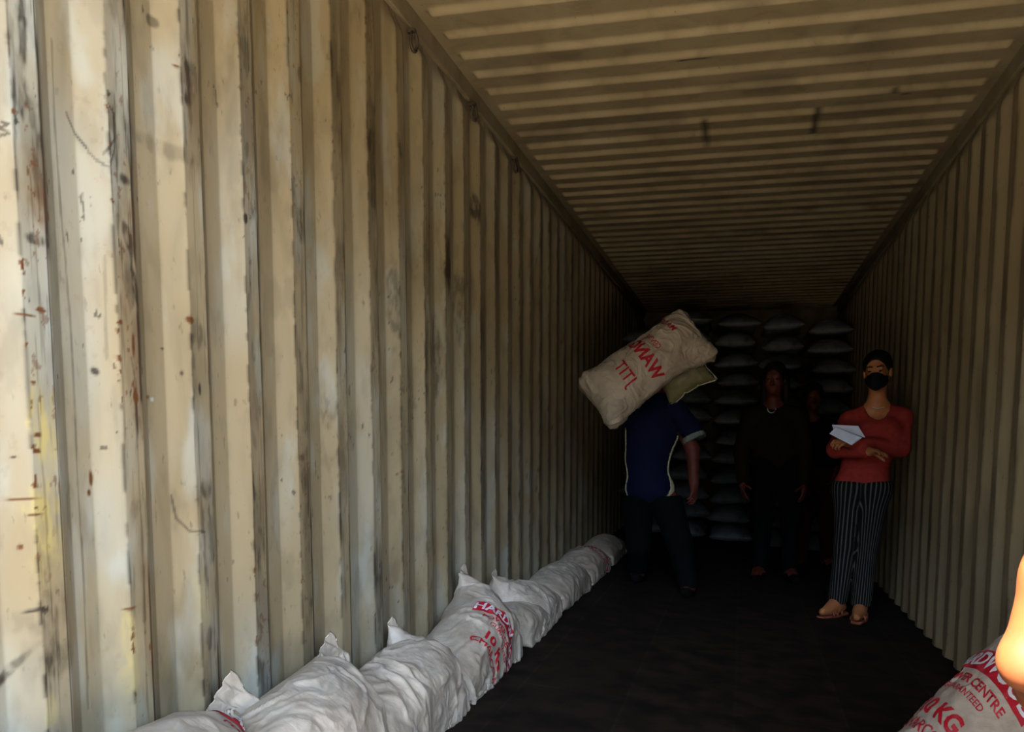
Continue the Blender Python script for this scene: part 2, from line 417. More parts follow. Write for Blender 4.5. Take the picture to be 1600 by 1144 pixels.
# ------------------------------------------------------------------ woven sacks
def sack_material(name, base, dirt, bump=.12):
    m = bpy.data.materials.new(name); m.use_nodes = True
    n = m.node_tree; L = n.links; b = n.nodes['Principled BSDF']
    b.inputs['Roughness'].default_value = .5; b.inputs['Specular IOR Level'].default_value = .3
    tc = n.nodes.new('ShaderNodeTexCoord')
    t = n.nodes.new('ShaderNodeTexNoise'); t.inputs['Scale'].default_value = 7; t.inputs['Detail'].default_value = 7; t.inputs['Roughness'].default_value = .65
    L.new(tc.outputs['Object'], t.inputs['Vector'])
    r = n.nodes.new('ShaderNodeMapRange'); r.inputs['From Min'].default_value = .42; r.inputs['From Max'].default_value = .72
    L.new(t.outputs['Fac'], r.inputs['Value'])
    mx = n.nodes.new('ShaderNodeMix'); mx.data_type = 'RGBA'; mx.inputs['A'].default_value = base; mx.inputs['B'].default_value = dirt
    L.new(r.outputs[0], mx.inputs['Factor']); L.new(mx.outputs['Result'], b.inputs['Base Color'])
    # crinkled plastic weave: long creases plus a fine crush
    mp = n.nodes.new('ShaderNodeMapping'); mp.inputs['Rotation'].default_value = (.4, .3, .5); mp.inputs['Scale'].default_value = (1, 2.6, 1.4)
    L.new(tc.outputs['Object'], mp.inputs[0])
    v = n.nodes.new('ShaderNodeTexVoronoi'); v.feature = 'DISTANCE_TO_EDGE'; v.inputs['Scale'].default_value = 5
    nz = n.nodes.new('ShaderNodeTexNoise'); nz.inputs['Scale'].default_value = 6; nz.inputs['Detail'].default_value = 3
    L.new(mp.outputs[0], nz.inputs['Vector'])
    ad = n.nodes.new('ShaderNodeMix'); ad.data_type = 'RGBA'; ad.blend_type = 'LINEAR_LIGHT'; ad.inputs['Factor'].default_value = .25
    L.new(mp.outputs[0], ad.inputs['A']); L.new(nz.outputs['Color'], ad.inputs['B'])
    L.new(ad.outputs['Result'], v.inputs['Vector'])
    pw = n.nodes.new('ShaderNodeMath'); pw.operation = 'POWER'; pw.inputs[1].default_value = .5
    L.new(v.outputs['Distance'], pw.inputs[0])
    b1 = n.nodes.new('ShaderNodeBump'); b1.inputs['Strength'].default_value = bump; b1.inputs['Distance'].default_value = .014
    L.new(pw.outputs[0], b1.inputs['Height'])
    f = n.nodes.new('ShaderNodeTexNoise'); f.inputs['Scale'].default_value = 40; f.inputs['Detail'].default_value = 4
    L.new(tc.outputs['Object'], f.inputs['Vector'])
    b2 = n.nodes.new('ShaderNodeBump'); b2.inputs['Strength'].default_value = .35; b2.inputs['Distance'].default_value = .005
    L.new(f.outputs['Fac'], b2.inputs['Height']); L.new(b1.outputs[0], b2.inputs['Normal'])
    L.new(b2.outputs[0], b.inputs['Normal'])
    return m
M_sack = sack_material('white_woven_plastic', srgb(188, 170, 148), srgb(152, 133, 110))
M_sack_far = sack_material('shade_toned_woven_plastic', srgb(118, 120, 122), srgb(84, 84, 84))  # same white sacks, the far end's shade put into the colour
M_underside = sack_material('shade_toned_sack_underside', srgb(128, 116, 78), srgb(98, 88, 60))  # olive tan carries the shade on the carried sack's underside
M_red = mat('red_print', srgb(178, 26, 38), .6, .2, (25, srgb(196, 70, 74), .5, .75))
M_inkwhite = mat('white_print', srgb(214, 206, 200), .6, .2)
M_tagw = mat('white_tag', srgb(222, 222, 216), .6, .2)

def simulate_sack(Lu, Wv, nu, nv, o, eu, ev, en, colliders, fill, steps=170, its=8, seed=1, grav=(0, 0, -6), pre=None, bend=.04):
    """two woven sheets sewn round the rim, filled and left to settle; returns (2,nu,nv,3)"""
    rs = np.random.default_rng(seed)
    u = np.linspace(-.5, .5, nu)*Lu; v = np.linspace(-.5, .5, nv)*Wv
    U_, V_ = np.meshgrid(u, v, indexing='ij')
    bulge = np.clip(np.cos(np.pi*U_/Lu)*np.cos(np.pi*V_/Wv), 0, 1)**.5*.04
    o, eu, ev, en = [np.asarray(a, float) for a in (o, eu, ev, en)]
    P = np.zeros((2, nu, nv, 3))
    for k, s in ((0, 1), (1, -1)):
        nz = fbm(U_*14+seed*3+40*k, V_*14+seed, 3)-.5
        P[k] = o+U_[..., None]*eu+V_[..., None]*ev+(s*bulge+.012*nz*(bulge > .005))[..., None]*en
    if pre is not None: P = pre(P, U_, V_)
    rim = np.zeros((nu, nv), bool); rim[[0, -1]] = True; rim[:, [0, -1]] = True
    P[1][rim] = P[0][rim]
    X = P.copy(); dt = 1/60; g = np.asarray(grav)
    ru, rv = Lu/(nu-1), Wv/(nv-1); rd = math.hypot(ru, rv)
    V0 = Lu*Wv*fill; press = 0.
    def proj(A, B, r, kc):
        d = B-A; l = np.sqrt((d*d).sum(-1))+1e-9
        e = (l-r)/l; e = np.where(e < 0, e*kc, e)
        c = .5*e[..., None]*d; A += c; B -= c
    vel = np.zeros_like(P)
    for st in range(steps):
        du = np.gradient(P, axis=1); dv = np.gradient(P, axis=2)
        N = np.cross(du, dv); N[1] *= -1
        vol = (N*(P-P.mean((0, 1, 2)))).sum()/3
        if (N[0]*en).sum() < 0: N = -N; vol = -vol
        press = np.clip((V0-vol)/V0, -1, 1)*2600
        acc = g+press*N/(ru*rv)*.02
        vel = (vel+dt*acc)*.93
        sp = np.sqrt((vel**2).sum(-1, keepdims=True)); vel *= np.minimum(1, 1.4/(sp+1e-9))
        X = P.copy(); P = P+dt*vel
        for it in range(its):
            for par in (0, 1):
                m = (nu-par)//2
                proj(P[:, par:par+2*m:2], P[:, par+1:par+1+2*m:2], ru, .75)
                m = (nv-par)//2
                proj(P[:, :, par:par+2*m:2], P[:, :, par+1:par+1+2*m:2], rv, .75)
            for par in (0, 1):
                m = (nu-par)//2
                a = slice(par, par+2*m, 2); c = slice(par+1, par+1+2*m, 2)
                for q in (0, 1):
                    k = (nv-1-q)//2+((nv-1-q) % 2)
                    A = P[:, a, q:nv-1:2]; B = P[:, c, q+1:nv:2]; w_ = min(A.shape[2], B.shape[2])
                    proj(A[:, :, :w_], B[:, :, :w_], rd, .2)
                    A = P[:, a, q+1:nv:2]; B = P[:, c, q:nv-1:2]; w_ = min(A.shape[2], B.shape[2])
                    proj(A[:, :, :w_], B[:, :, :w_], rd, .2)
            m_ = .5*(P[0][rim]+P[1][rim]); P[0][rim] = m_; P[1][rim] = m_
            if it % 3 == 2:
                for cf in colliders: cf(P)
        lap = .25*(P[:, :-2, 1:-1]+P[:, 2:, 1:-1]+P[:, 1:-1, :-2]+P[:, 1:-1, 2:])-P[:, 1:-1, 1:-1]
        P[:, 1:-1, 1:-1] += bend*lap
        for cf in colliders: cf(P)
        vel = (P-X)/dt
    return P

def plane_c(n, d, fr=.6):
    n = np.asarray(n, float); n = n/np.linalg.norm(n)
    def f(P):
        s = P@n-d
        P += np.where(s < 0, -s, 0)[..., None]*n
    return f
def ellipsoid_c(c, r, A):
    c = np.asarray(c); A = np.asarray(A)
    def f(P):
        q = ((P-c)@A.T)/r
        l = np.sqrt((q*q).sum(-1))+1e-9
        m = l < 1
        nq = np.where(m[..., None], q/l[..., None], q)
        P[...] = np.where(m[..., None], c+(nq*r)@A, P)
    return f

def normals(T):
    N = np.cross(np.gradient(T, axis=0), np.gradient(T, axis=1))
    return N/(np.linalg.norm(N, axis=-1, keepdims=True)+1e-12)

def upsample(M, k):
    """smooth (Catmull-Rom) refinement of a (n,m,3) grid"""
    def axis(A):
        n = len(A); t = np.linspace(0, n-1, (n-1)*k+1); i = np.minimum(t.astype(int), n-2); f = (t-i)[:, None, None]
        p0, p1, p2, p3 = A[np.maximum(i-1, 0)], A[i], A[i+1], A[np.minimum(i+2, n-1)]
        return .5*(2*p1+(p2-p0)*f+(2*p0-5*p1+4*p2-p3)*f*f+(3*p1-p0-3*p2+p3)*f**3)
    return axis(axis(M).transpose(1, 0, 2)).transpose(1, 0, 2)

def creases(u, v, seed):
    """ridged, warped folds of slack woven cloth, about -1..1"""
    wx = .5*(fbm(u*5+seed, v*5, 3)-.5); wy = .5*(fbm(u*5+90, v*5+seed, 3)-.5)
    h = 0
    for k, (fu, fv, am) in enumerate(((7, 3.2, 1.0), (4, 9, .9), (15, 9, .5), (26, 34, .22))):
        c, s_ = math.cos(.5*k+seed), math.sin(.5*k+seed)
        a = (u+wx)*c+(v+wy)*s_; b = -(u+wx)*s_+(v+wy)*c
        h = h+am*((1-np.abs(2*vnoise(a*fu+seed*11+50, b*fv+31*k+60)-1))**1.8-.45)
    return h

def sack_mesh(name, P, material, origin, lump=.012, seed=0, k=2, Lu=1.0, Wv=.65):
    P = np.stack([upsample(P[0], k), upsample(P[1], k)])
    nu, nv = P.shape[1:3]
    out_ = np.sign((normals(P[0])*(P[0]-P.mean((0, 1, 2)))).sum())
    iu, iv = np.meshgrid(np.arange(nu), np.arange(nv), indexing='ij')
    u = iu/(nu-1)*Lu; v = iv/(nv-1)*Wv
    edge = np.minimum(np.minimum(iu, nu-1-iu)/(4*k), np.minimum(iv, nv-1-iv)/(4*k)).clip(0, 1)
    for q_, s in ((0, out_), (1, -out_)):
        P[q_] += normals(P[q_])*(s*lump*creases(u, v, seed*1.7+q_*4.1)*edge)[..., None]
    idx0 = np.arange(nu*nv).reshape(nu, nv)
    idx1 = idx0.copy(); inner = np.zeros((nu, nv), bool); inner[1:-1, 1:-1] = True
    idx1[inner] = nu*nv+np.arange(inner.sum())
    V = np.concatenate([P[0].reshape(-1, 3), P[1][inner]])
    q = lambda i: np.stack([i[:-1, :-1], i[1:, :-1], i[1:, 1:], i[:-1, 1:]], -1).reshape(-1, 4)
    f0, f1 = q(idx0), q(idx1)
    if out_ > 0: f1 = f1[:, ::-1]
    else: f0 = f0[:, ::-1]
    o = mesh_obj(name, V, np.concatenate([f0, f1]).copy(), material, origin=origin)
    return o, P, out_

def sheet_sampler(T, out_, Lu, Wv):
    N = normals(T)*out_; nu, nv = T.shape[:2]
    def f(u, v, h):
        """u, v in metres from the middle of the sheet, h above it"""
        a = np.clip((u/Lu+.5)*(nu-1), 0, nu-1.001); b = np.clip((v/Wv+.5)*(nv-1), 0, nv-1.001)
        i = a.astype(int); j = b.astype(int); x = (a-i)[:, None]; y = (b-j)[:, None]
        g = lambda M: (M[i, j]*(1-x)+M[i+1, j]*x)*(1-y)+(M[i, j+1]*(1-x)+M[i+1, j+1]*x)*y
        n = g(N); n /= np.linalg.norm(n, axis=1, keepdims=True)+1e-9
        return g(T)+n*h
    return f

def fine_tris(bm, step):
    bmesh.ops.triangulate(bm, faces=bm.faces[:])
    for _ in range(5):
        es = [e for e in bm.edges if e.calc_length() > step]
        if not es: break
        bmesh.ops.subdivide_edges(bm, edges=es, cuts=1)
        bmesh.ops.triangulate(bm, faces=bm.faces[:])

def text_bm(txt, size, bold=.0, xs=1.0):
    c = bpy.data.curves.new('t', 'FONT'); c.body = txt; c.size = size; c.align_x = 'CENTER'; c.align_y = 'CENTER'
    c.resolution_u = 3; c.offset = bold
    o = bpy.data.objects.new('t', c); COL.objects.link(o)
    dg = bpy.context.evaluated_depsgraph_get(); dg.update()
    me = bpy.data.meshes.new_from_object(o.evaluated_get(dg))
    bm = bmesh.new(); bm.from_mesh(me)
    bpy.data.objects.remove(o); bpy.data.curves.remove(c); bpy.data.meshes.remove(me)
    for v in bm.verts: v.co.x *= xs
    return bm

def print_on(name, sampler, parent, items, material, h=.0025, step=.012):
    """items: bmesh in print space (x along the text, y up) already placed ; mapx(x,y)->u,v"""
    V, Fc = [], []
    for bm, mp in items:
        fine_tris(bm, step); bm.verts.index_update()
        k = len(V)
        V += [mp(v.co.x, v.co.y) for v in bm.verts]
        Fc += [[q.index+k for q in f.verts] for f in bm.faces]; bm.free()
    uv = np.array(V)
    W_ = sampler(uv[:, 0], uv[:, 1], h)
    o = mesh_obj(name, W_, Fc, material, parent=None, smooth=True)
    o.parent = parent; o.matrix_parent_inverse = Matrix.Translation(-Vector(parent.location))
    return o

def band_bm(x0, x1, y0, y1, n=24):
    bm = bmesh.new()
    xs = np.linspace(x0, x1, n)
    a = [bm.verts.new((x, y0, 0)) for x in xs]; b_ = [bm.verts.new((x, y1, 0)) for x in xs]
    for i in range(n-1): bm.faces.new((a[i], a[i+1], b_[i+1], b_[i]))
    return bm

def standard_print(o, P, out_, Lu, Wv, su=1, sv=1, side=0, du=0.0, dv=0.0, scale=1.0):
    """the red print of the sacks: an arched band with cut-out letters, two text lines, weight, contents.
    text runs along v, text-up is +u (su, sv flip it)"""
    smp = sheet_sampler(P[side], out_ if side == 0 else -out_, Lu, Wv)
    arch = lambda x, y: (su*(du+scale*(y-1.3*x*x)), sv*(dv+scale*x))
    flat = lambda yy, xx=0: (lambda x, y: (su*(du+scale*(y+yy)), sv*(dv+scale*(x+xx))))
    print_on('red_band', smp, o, [(band_bm(-.19, .19, .12, .20), arch)], M_red)
    t = text_bm('HARDWOOD', .075, .002, .82)
    for v in t.verts: v.co.y += .158
    print_on('band_lettering', smp, o, [(t, arch)], M_inkwhite, h=.0042)
    t1 = text_bm('POWER CENTRE', .040, .001, .95)
    for v in t1.verts: v.co.y += .085
    t2 = text_bm('GUARANTEED', .030, .0005, 1.0)
    for v in t2.verts: v.co.y += .045
    t3 = text_bm('10 KG', .078, .003, .95)
    for v in t3.verts: v.co.y -= .045
    t4 = text_bm('CHARCOAL', .056, .001, .92)
    for v in t4.verts: v.co.y -= .115
    for t_ in (t1, t2, t3, t4): print_on('red_lettering', smp, o, [(t_, arch)], M_red)

def corner_tag(o, p, d1, d2, s=(.05, .035)):
    p = np.asarray(p); d1 = np.asarray(d1, float); d2 = np.asarray(d2, float); n = np.cross(d1, d2); n /= np.linalg.norm(n)
    q = [p, p+d1*s[0], p+d1*s[0]+d2*s[1], p+d2*s[1]]; q += [a+n*.002 for a in q]
    t = mesh_obj('corner_tag', q, [(0, 3, 2, 1), (4, 5, 6, 7), (0, 1, 5, 4), (1, 2, 6, 5), (2, 3, 7, 6), (3, 0, 4, 7)], M_tagw, smooth=False)
    t.parent = o; t.matrix_parent_inverse = Matrix.Translation(-Vector(o.location))
    t['label'] = 'small white sewn-in tag'

FLOOR_N = np.array([FS, 0, 1.0]); FLOOR_N /= np.linalg.norm(FLOOR_N)
FLOOR_D = FLOOR_N@np.array([0, 0, floor_z(0)])
floor_c = plane_c(FLOOR_N, FLOOR_D+.004); wall_c = plane_c((1, 0, 0), XL+.018); front_c = plane_c((-1, 0, 0), .94)
ROW = 'white charcoal sacks laid in a row along the left wall'
def pin_c(iu, iv, p, ru_, rv_, e1, e2, e3, n_=4):
    p = np.asarray(p)
    def f(P):
        for a in range(n_):
            for b in range(n_-a):
                P[:, iu-a if iu < 0 else a, b] = p-a*ru_*e1+b*rv_*e2+.006*math.sin(2.0*a+b)*e3
    return f
# (y centre, length, width, lean from the floor, twist, print, ear pixel, label)
row = [(1.84, 1.0, .80, 66, 14, True, (360, 1046), 'white charcoal sack nearest the door, red print block, cloth ear pointing up the wall'),
       (2.50, .94, .76, 60, 20, False, (515, 986), 'plain white charcoal sack with pointed ear, second in floor row from the door'),
       (3.20, .97, .74, 55, 18, False, (612, 962), 'crumpled plain white charcoal sack just before the printed one in the floor row'),
       (3.92, .98, .74, 55, 18, True, (724, 880), 'white charcoal sack with red arched band print midway along the floor row'),
       (4.72, 1.0, .72, 54, 18, False, (772, 888), 'grey-looking plain charcoal sack right behind the red arched print in the floor row'),
       (5.55, 1.02, .70, 52, 16, False, None, 'plain charcoal sack in the floor row between the grey one and the dim red-printed one'),
       (6.52, 1.0, .64, 50, 12, True, None, 'dim sack with faint red print, second from far end of floor row'),
       (7.50, .98, .62, 48, 8, False, None, 'darkest charcoal sack at the far end of the floor row')]
prev = None; FILL = [.200, .160, .125, .122, .115, .112, .105, .10]
for i in range(len(row)-1, -1, -1):
    yc, Lu, Wv, lean, twist, pr, ear, label = row[i]
    a = math.radians(lean); r = math.radians(twist)
    e0 = np.array([0, 1.0, 0]); d0 = np.array([math.cos(a), 0, -math.sin(a)])     # along the wall ; down the slope
    eu = math.cos(r)*e0-math.sin(r)*d0; ev = math.cos(r)*d0+math.sin(r)*e0
    en = np.array([math.sin(a), 0, math.cos(a)])
    o_ = np.array([XL+.08+.5*Wv*math.cos(a), yc, floor_z(XL)+(.20 if i == 0 else .10)+Wv*.5*math.sin(a)])
    cols = [floor_c, wall_c, front_c]
    if prev is not None: cols.append(prev)
    near = yc < 5.2; nu_, nv_ = (76, 48) if near else (48, 30)
    if ear: cols.append(pin_c(-1, 0, onX(ear[0], ear[1], XL+.05), Lu/nu_, Wv/nv_, np.array([.1, .75, .65]), np.array([.2, .62, -.75]), en, (13, 9, 5, 6, 5, 4, 4, 4)[i]))
    P = simulate_sack(Lu, Wv, nu_, nv_, o_, eu, ev, en, cols, FILL[i], steps=150 if near else 110, its=9, seed=i+3, bend=.02)
    org = (P[..., 0].mean(), P[..., 1].mean(), floor_z(P[..., 0].mean()))
    o, P2, out_ = sack_mesh('charcoal_sack', P, M_sack, org, seed=i, k=3 if near else 2, Lu=Lu, Wv=Wv)
    tag(o, label, 'sack', ROW)
    if pr: standard_print(o, P2, out_, Lu, Wv, 1, 1, 0, du=(.20, 0, 0, 0, 0, 0, .1)[i], dv=(-.17 if i == 0 else -.10), scale=.95)
    if i < 5: corner_tag(o, P2[0][-1, -1]-np.array([0, .0, 0]), (.7, .6, -.1), (.1, -.3, -.6), (.04, .03))
    c = P.mean((0, 1, 2)); A = np.stack([eu, ev, en])
    ext = np.abs((P-c)@A.T).reshape(-1, 3).max(0)
    prev = ellipsoid_c(c-np.array([0, 0, .02]), ext*np.array([.96, .98, .95]), A)
    print('sack', i, P[..., 0].max(), P[..., 2].max(), P[..., 1].min(), P[..., 1].max())

# ------------------------------------------------------------------ sacks stacked against the far end
STACK = 'white charcoal sacks stacked at the dark far end'
protos = []
for k in range(3):
    zc = lambda P: None
    P = simulate_sack(.86, .475, 30, 20, (0, 0, .12), (0, 1, 0), (1, 0, 0), (0, 0, 1), [plane_c((0, 0, 1), 0), plane_c((0, 0, -1), -.20)], .175, steps=90, its=6, seed=60+k)
    P = P[:, ...]
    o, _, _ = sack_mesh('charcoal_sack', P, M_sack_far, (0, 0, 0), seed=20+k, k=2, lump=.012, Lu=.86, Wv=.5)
    protos.append(o)
rs = random.Random(5)
YB, ncol, first = 9.75, 5, [True]*3
for j in range(12):
    for i in range(ncol):
        x = XL+.235+(XR-XL-.47)*i/(ncol-1)+rs.uniform(-.02, .02)
        z = floor_z(x)+.004+.199*j
        if z+.22 > 2.56-(.10 if i in (0, 1) else 0): continue
        k = rs.randrange(3)
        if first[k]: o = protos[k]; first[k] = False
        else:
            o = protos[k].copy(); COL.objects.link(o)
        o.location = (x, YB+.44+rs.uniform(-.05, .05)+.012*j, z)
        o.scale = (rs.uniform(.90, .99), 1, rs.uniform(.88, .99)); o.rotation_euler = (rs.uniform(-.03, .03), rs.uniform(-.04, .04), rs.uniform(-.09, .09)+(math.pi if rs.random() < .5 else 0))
        tag(o, 'shade-coloured white charcoal sack in the dark stack filling the far end of the container', 'sack', STACK)

# ------------------------------------------------------------------ smooth bodies from blended limbs
def sdf_mesh(prims, h, clip=None):
    """prims: ('c', a, b, ra, rb, k) tapered limb; ('e', c, r, R, k) ellipsoid (R 3x3 rows = axes or None);
    ('s', ...) same as 'e' but carved away.  returns vertices, quads (surface nets)"""
    lo = np.full(3, 9e9); hi = -lo
    for p in prims:
        if p[0] == 'c':
            for q, r in ((p[1], p[3]), (p[2], p[4])):
                lo = np.minimum(lo, np.asarray(q)-r); hi = np.maximum(hi, np.asarray(q)+r)
        elif p[0] == 'e':
            m = max(p[2]); lo = np.minimum(lo, np.asarray(p[1])-m); hi = np.maximum(hi, np.asarray(p[1])+m)
    lo -= 3*h; hi += 3*h
    n = np.ceil((hi-lo)/h).astype(int)+1
    ax = [lo[i]+h*np.arange(n[i]) for i in range(3)]
    D = np.full(n, .12, np.float32)
    for p in prims:
        k = p[-1]; mg = k+2.5*h
        if p[0] == 'c':
            a, b = np.asarray(p[1], float), np.asarray(p[2], float); r = max(p[3], p[4])
            bl, bh = np.minimum(a, b)-r-mg, np.maximum(a, b)+r+mg
        else:
            c = np.asarray(p[1], float); r = max(p[2]); bl, bh = c-r-mg, c+r+mg
        i0 = np.clip(((bl-lo)/h).astype(int), 0, n-1); i1 = np.clip(((bh-lo)/h).astype(int)+2, 1, n)
        sl = tuple(slice(i0[i], i1[i]) for i in range(3))
        X, Y, Z = np.meshgrid(*[ax[i][sl[i]] for i in range(3)], indexing='ij')
        if p[0] == 'c':
            d = b-a; l2 = d@d+1e-12
            t = np.clip(((X-a[0])*d[0]+(Y-a[1])*d[1]+(Z-a[2])*d[2])/l2, 0, 1)
            v = np.sqrt((X-a[0]-t*d[0])**2+(Y-a[1]-t*d[1])**2+(Z-a[2]-t*d[2])**2)-(p[3]+(p[4]-p[3])*t)
        else:
            q = np.stack([X-c[0], Y-c[1], Z-c[2]], -1)
            if p[3] is not None: q = q@np.asarray(p[3]).T
            rr = np.asarray(p[2]); k0 = np.sqrt(((q/rr)**2).sum(-1)); k1 = np.sqrt(((q/rr**2)**2).sum(-1))+1e-9
            v = k0*(k0-1)/k1
        cur = D[sl]
        if p[0] == 's':
            hh = np.clip(.5-.5*(cur+v)/k, 0, 1); D[sl] = cur*(1-hh)+(-v)*hh+k*hh*(1-hh)
        else:
            hh = np.clip(.5+.5*(cur-v)/k, 0, 1); D[sl] = cur*(1-hh)+v*hh-k*hh*(1-hh)
    if clip is not None:
        X, Y, Z = np.meshgrid(*ax, indexing='ij'); D = np.maximum(D, clip(X, Y, Z))
    s = D < 0
    cor = [(i, j, k) for i in (0, 1) for j in (0, 1) for k in (0, 1)]
    sub = lambda A, c: A[c[0]:A.shape[0]-1+c[0], c[1]:A.shape[1]-1+c[1], c[2]:A.shape[2]-1+c[2]]
    cnt = sum(sub(s, c).astype(np.int8) for c in cor)
    act = np.argwhere((cnt > 0) & (cnt < 8))
    vid = np.full(np.array(D.shape)-1, -1, np.int32); vid[tuple(act.T)] = np.arange(len(act))
    acc = np.zeros((len(act), 3)); num = np.zeros(len(act))
    for a in cor:
        for axis in range(3):
            if a[axis]: continue
            b = list(a); b[axis] = 1
            va = D[tuple((act+a).T)]; vb = D[tuple((act+np.array(b)).T)]
            m = (va < 0) != (vb < 0)
            t = np.where(m, va/(va-vb+1e-20), 0)
            p = np.tile(np.array(a, float), (len(act), 1)); p[:, axis] = t
            acc += p*m[:, None]; num += m
    V = lo+h*(act+acc/num[:, None])
    Fs = []
    for axis in range(3):
        b_, c_ = [(1, 2), (2, 0), (0, 1)][axis]
        A = s[tuple(slice(0, -1) if i == axis else slice(None) for i in range(3))]
        B = s[tuple(slice(1, None) if i == axis else slice(None) for i in range(3))]
        for sgn, M in ((1, A & ~B), (0, ~A & B)):
            e = np.argwhere(M)
            ok = (e[:, b_] > 0) & (e[:, c_] > 0) & (e[:, b_] < vid.shape[b_]) & (e[:, c_] < vid.shape[c_]); e = e[ok]
            o1 = np.zeros(3, int); o1[b_] = 1; o2 = np.zeros(3, int); o2[c_] = 1
            f = np.stack([vid[tuple((e-o1-o2).T)], vid[tuple((e-o2).T)], vid[tuple(e.T)], vid[tuple((e-o1).T)]], -1)
            Fs.append(f if sgn else f[:, ::-1])
    Fq = np.concatenate(Fs)
    return V, Fq[(Fq >= 0).all(1)].copy()

def relax(V, Fq, n=2):
    V = V.copy()
    for _ in range(n):
        acc = np.zeros_like(V); cn = np.zeros(len(V))
        for a, b in ((0, 1), (1, 2), (2, 3), (3, 0)):
            for p, q in ((a, b), (b, a)):
                acc[:] += np.stack([np.bincount(Fq[:, p], V[Fq[:, q], i], len(V)) for i in range(3)], -1)
                cn += np.bincount(Fq[:, p], minlength=len(V))
        V += .6*(acc/np.maximum(cn, 1)[:, None]-V)
    return V

def body_part(name, prims, h, material, parent, n=2, label=None, clip=None):
    V, Fq = sdf_mesh(prims, h, clip); V = relax(V, Fq, n)
    o = mesh_obj(name, V, Fq, material)
    o.parent = parent; o.matrix_parent_inverse = Matrix.Translation(-Vector(parent.location))
    if label: o['label'] = label
    return o

A_ = np.array
def lerp(a, b, t): return A_(a)+(A_(b)-A_(a))*t
def basis(fwd, up):
    f = A_(fwd, float); f /= np.linalg.norm(f); u = A_(up, float); u = u-f*(u@f); u /= np.linalg.norm(u)
    return np.stack([np.cross(f, u), f, u])            # rows: right, forward, up

def head_prims(c, fwd, up, s=1.0, neck=None):
    """head about .23 m tall centred on c (between the ears)"""
    B = basis(fwd, up); R, Fw, U = B
    p = lambda r, f, u: A_(c)+s*(r*R+f*Fw+u*U)
    P = [('e', p(0, -.012, .035), (.074*s, .092*s, .085*s), B, .01),
         ('e', p(0, .022, -.035), (.058*s, .068*s, .080*s), B, .03),
         ('c', p(0, .050, -.085), p(0, .062, -.090), .026*s, .020*s, .025),          # chin
         ('e', p(.034, .055, -.03), (.022*s, .020*s, .028*s), B, .02), ('e', p(-.034, .055, -.03), (.022*s, .020*s, .028*s), B, .02),
         ('c', p(-.035, .070, .030), p(.035, .070, .030), .013*s, .013*s, .015),      # brow
         ('c', p(0, .083, .012), p(0, .103, -.028), .008*s, .013*s, .010),            # nose
         ('c', p(.010, .090, -.032), p(-.010, .090, -.032), .009*s, .009*s, .008),
         ('c', p(-.017, .079, -.060), p(.017, .079, -.060), .009*s, .009*s, .008),    # lips
         ('s', p(.031, .092, .010), (.017*s, .014*s, .010*s), B, .010), ('s', p(-.031, .092, .010), (.017*s, .014*s, .010*s), B, .010),
         ('e', p(.031, .074, .008), (.014*s, .012*s, .011*s), B, .003), ('e', p(-.031, .074, .008), (.014*s, .012*s, .011*s), B, .003),
         ('e', p(.077, -.008, -.005), (.010*s, .022*s, .033*s), B, .006), ('e', p(-.077, -.008, -.005), (.010*s, .022*s, .033*s), B, .006)]
    if neck is not None:
        P.append(('c', p(0, -.015, -.06), neck, .052*s, .056*s, .03))
    return P, p

def hand_prims(wrist, dirv, palm_n, thumb_side, curl=.5, s=1.0):
    """palm, four fingers of different lengths bent at the knuckles, a thumb from the side of the palm"""
    d = A_(dirv, float); d /= np.linalg.norm(d); n = A_(palm_n, float); n = n-d*(n@d); n /= np.linalg.norm(n)
    t = np.cross(d, n)*thumb_side
    w = A_(wrist, float); P = []
    P.append(('c', w+.012*d, w+.075*d+.018*t, .024*s, .018*s, .02)); P.append(('c', w+.012*d, w+.072*d-.020*t, .024*s, .017*s, .02))
    for q, (off, ln) in enumerate(((.030, .070), (.010, .079), (-.010, .074), (-.030, .058))):
        b = w+.082*d*s+off*t*s; cur = d.copy(); a = 0
        seg = [ln*.46, ln*.31, ln*.25]
        for k_, L_ in enumerate(seg):
            a += curl*(.55+.25*k_+.06*q)
            v = math.cos(a)*d+math.sin(a)*n+(.10-.07*q)*t*.6
            e = b+v*L_*s
            P.append(('c', b, e, (.0098-.0009*k_)*s, (.0090-.001*k_)*s, .004)); b = e
    b = w+.028*d*s+.024*t*s
    for L_, m in ((.042, .25), (.030, .55), (.024, .8)):
        v = .62*d+.72*t*(1-m*curl)+n*(.25+m*curl); v /= np.linalg.norm(v); e = b+v*L_*s
        P.append(('c', b, e, .0125*s if m < .3 else .0105*s, .0095*s, .006)); b = e
    return P

def shoe_prims(ankle, toe_dir, zf, s=1.0):
    a = A_(ankle, float); d = A_(toe_dir, float); d[2] = 0; d /= np.linalg.norm(d)
    g = lambda f, z: A_([a[0]+d[0]*f, a[1]+d[1]*f, zf+z])
    return [('c', a, g(0, .05), .040*s, .040*s, .02), ('c', g(-.05, .035), g(.05, .034), .034*s, .038*s, .03), ('c', g(.04, .034), g(.165, .026), .040*s, .027*s, .03), ('c', a, g(.10, .035), .034*s, .032*s, .03)]

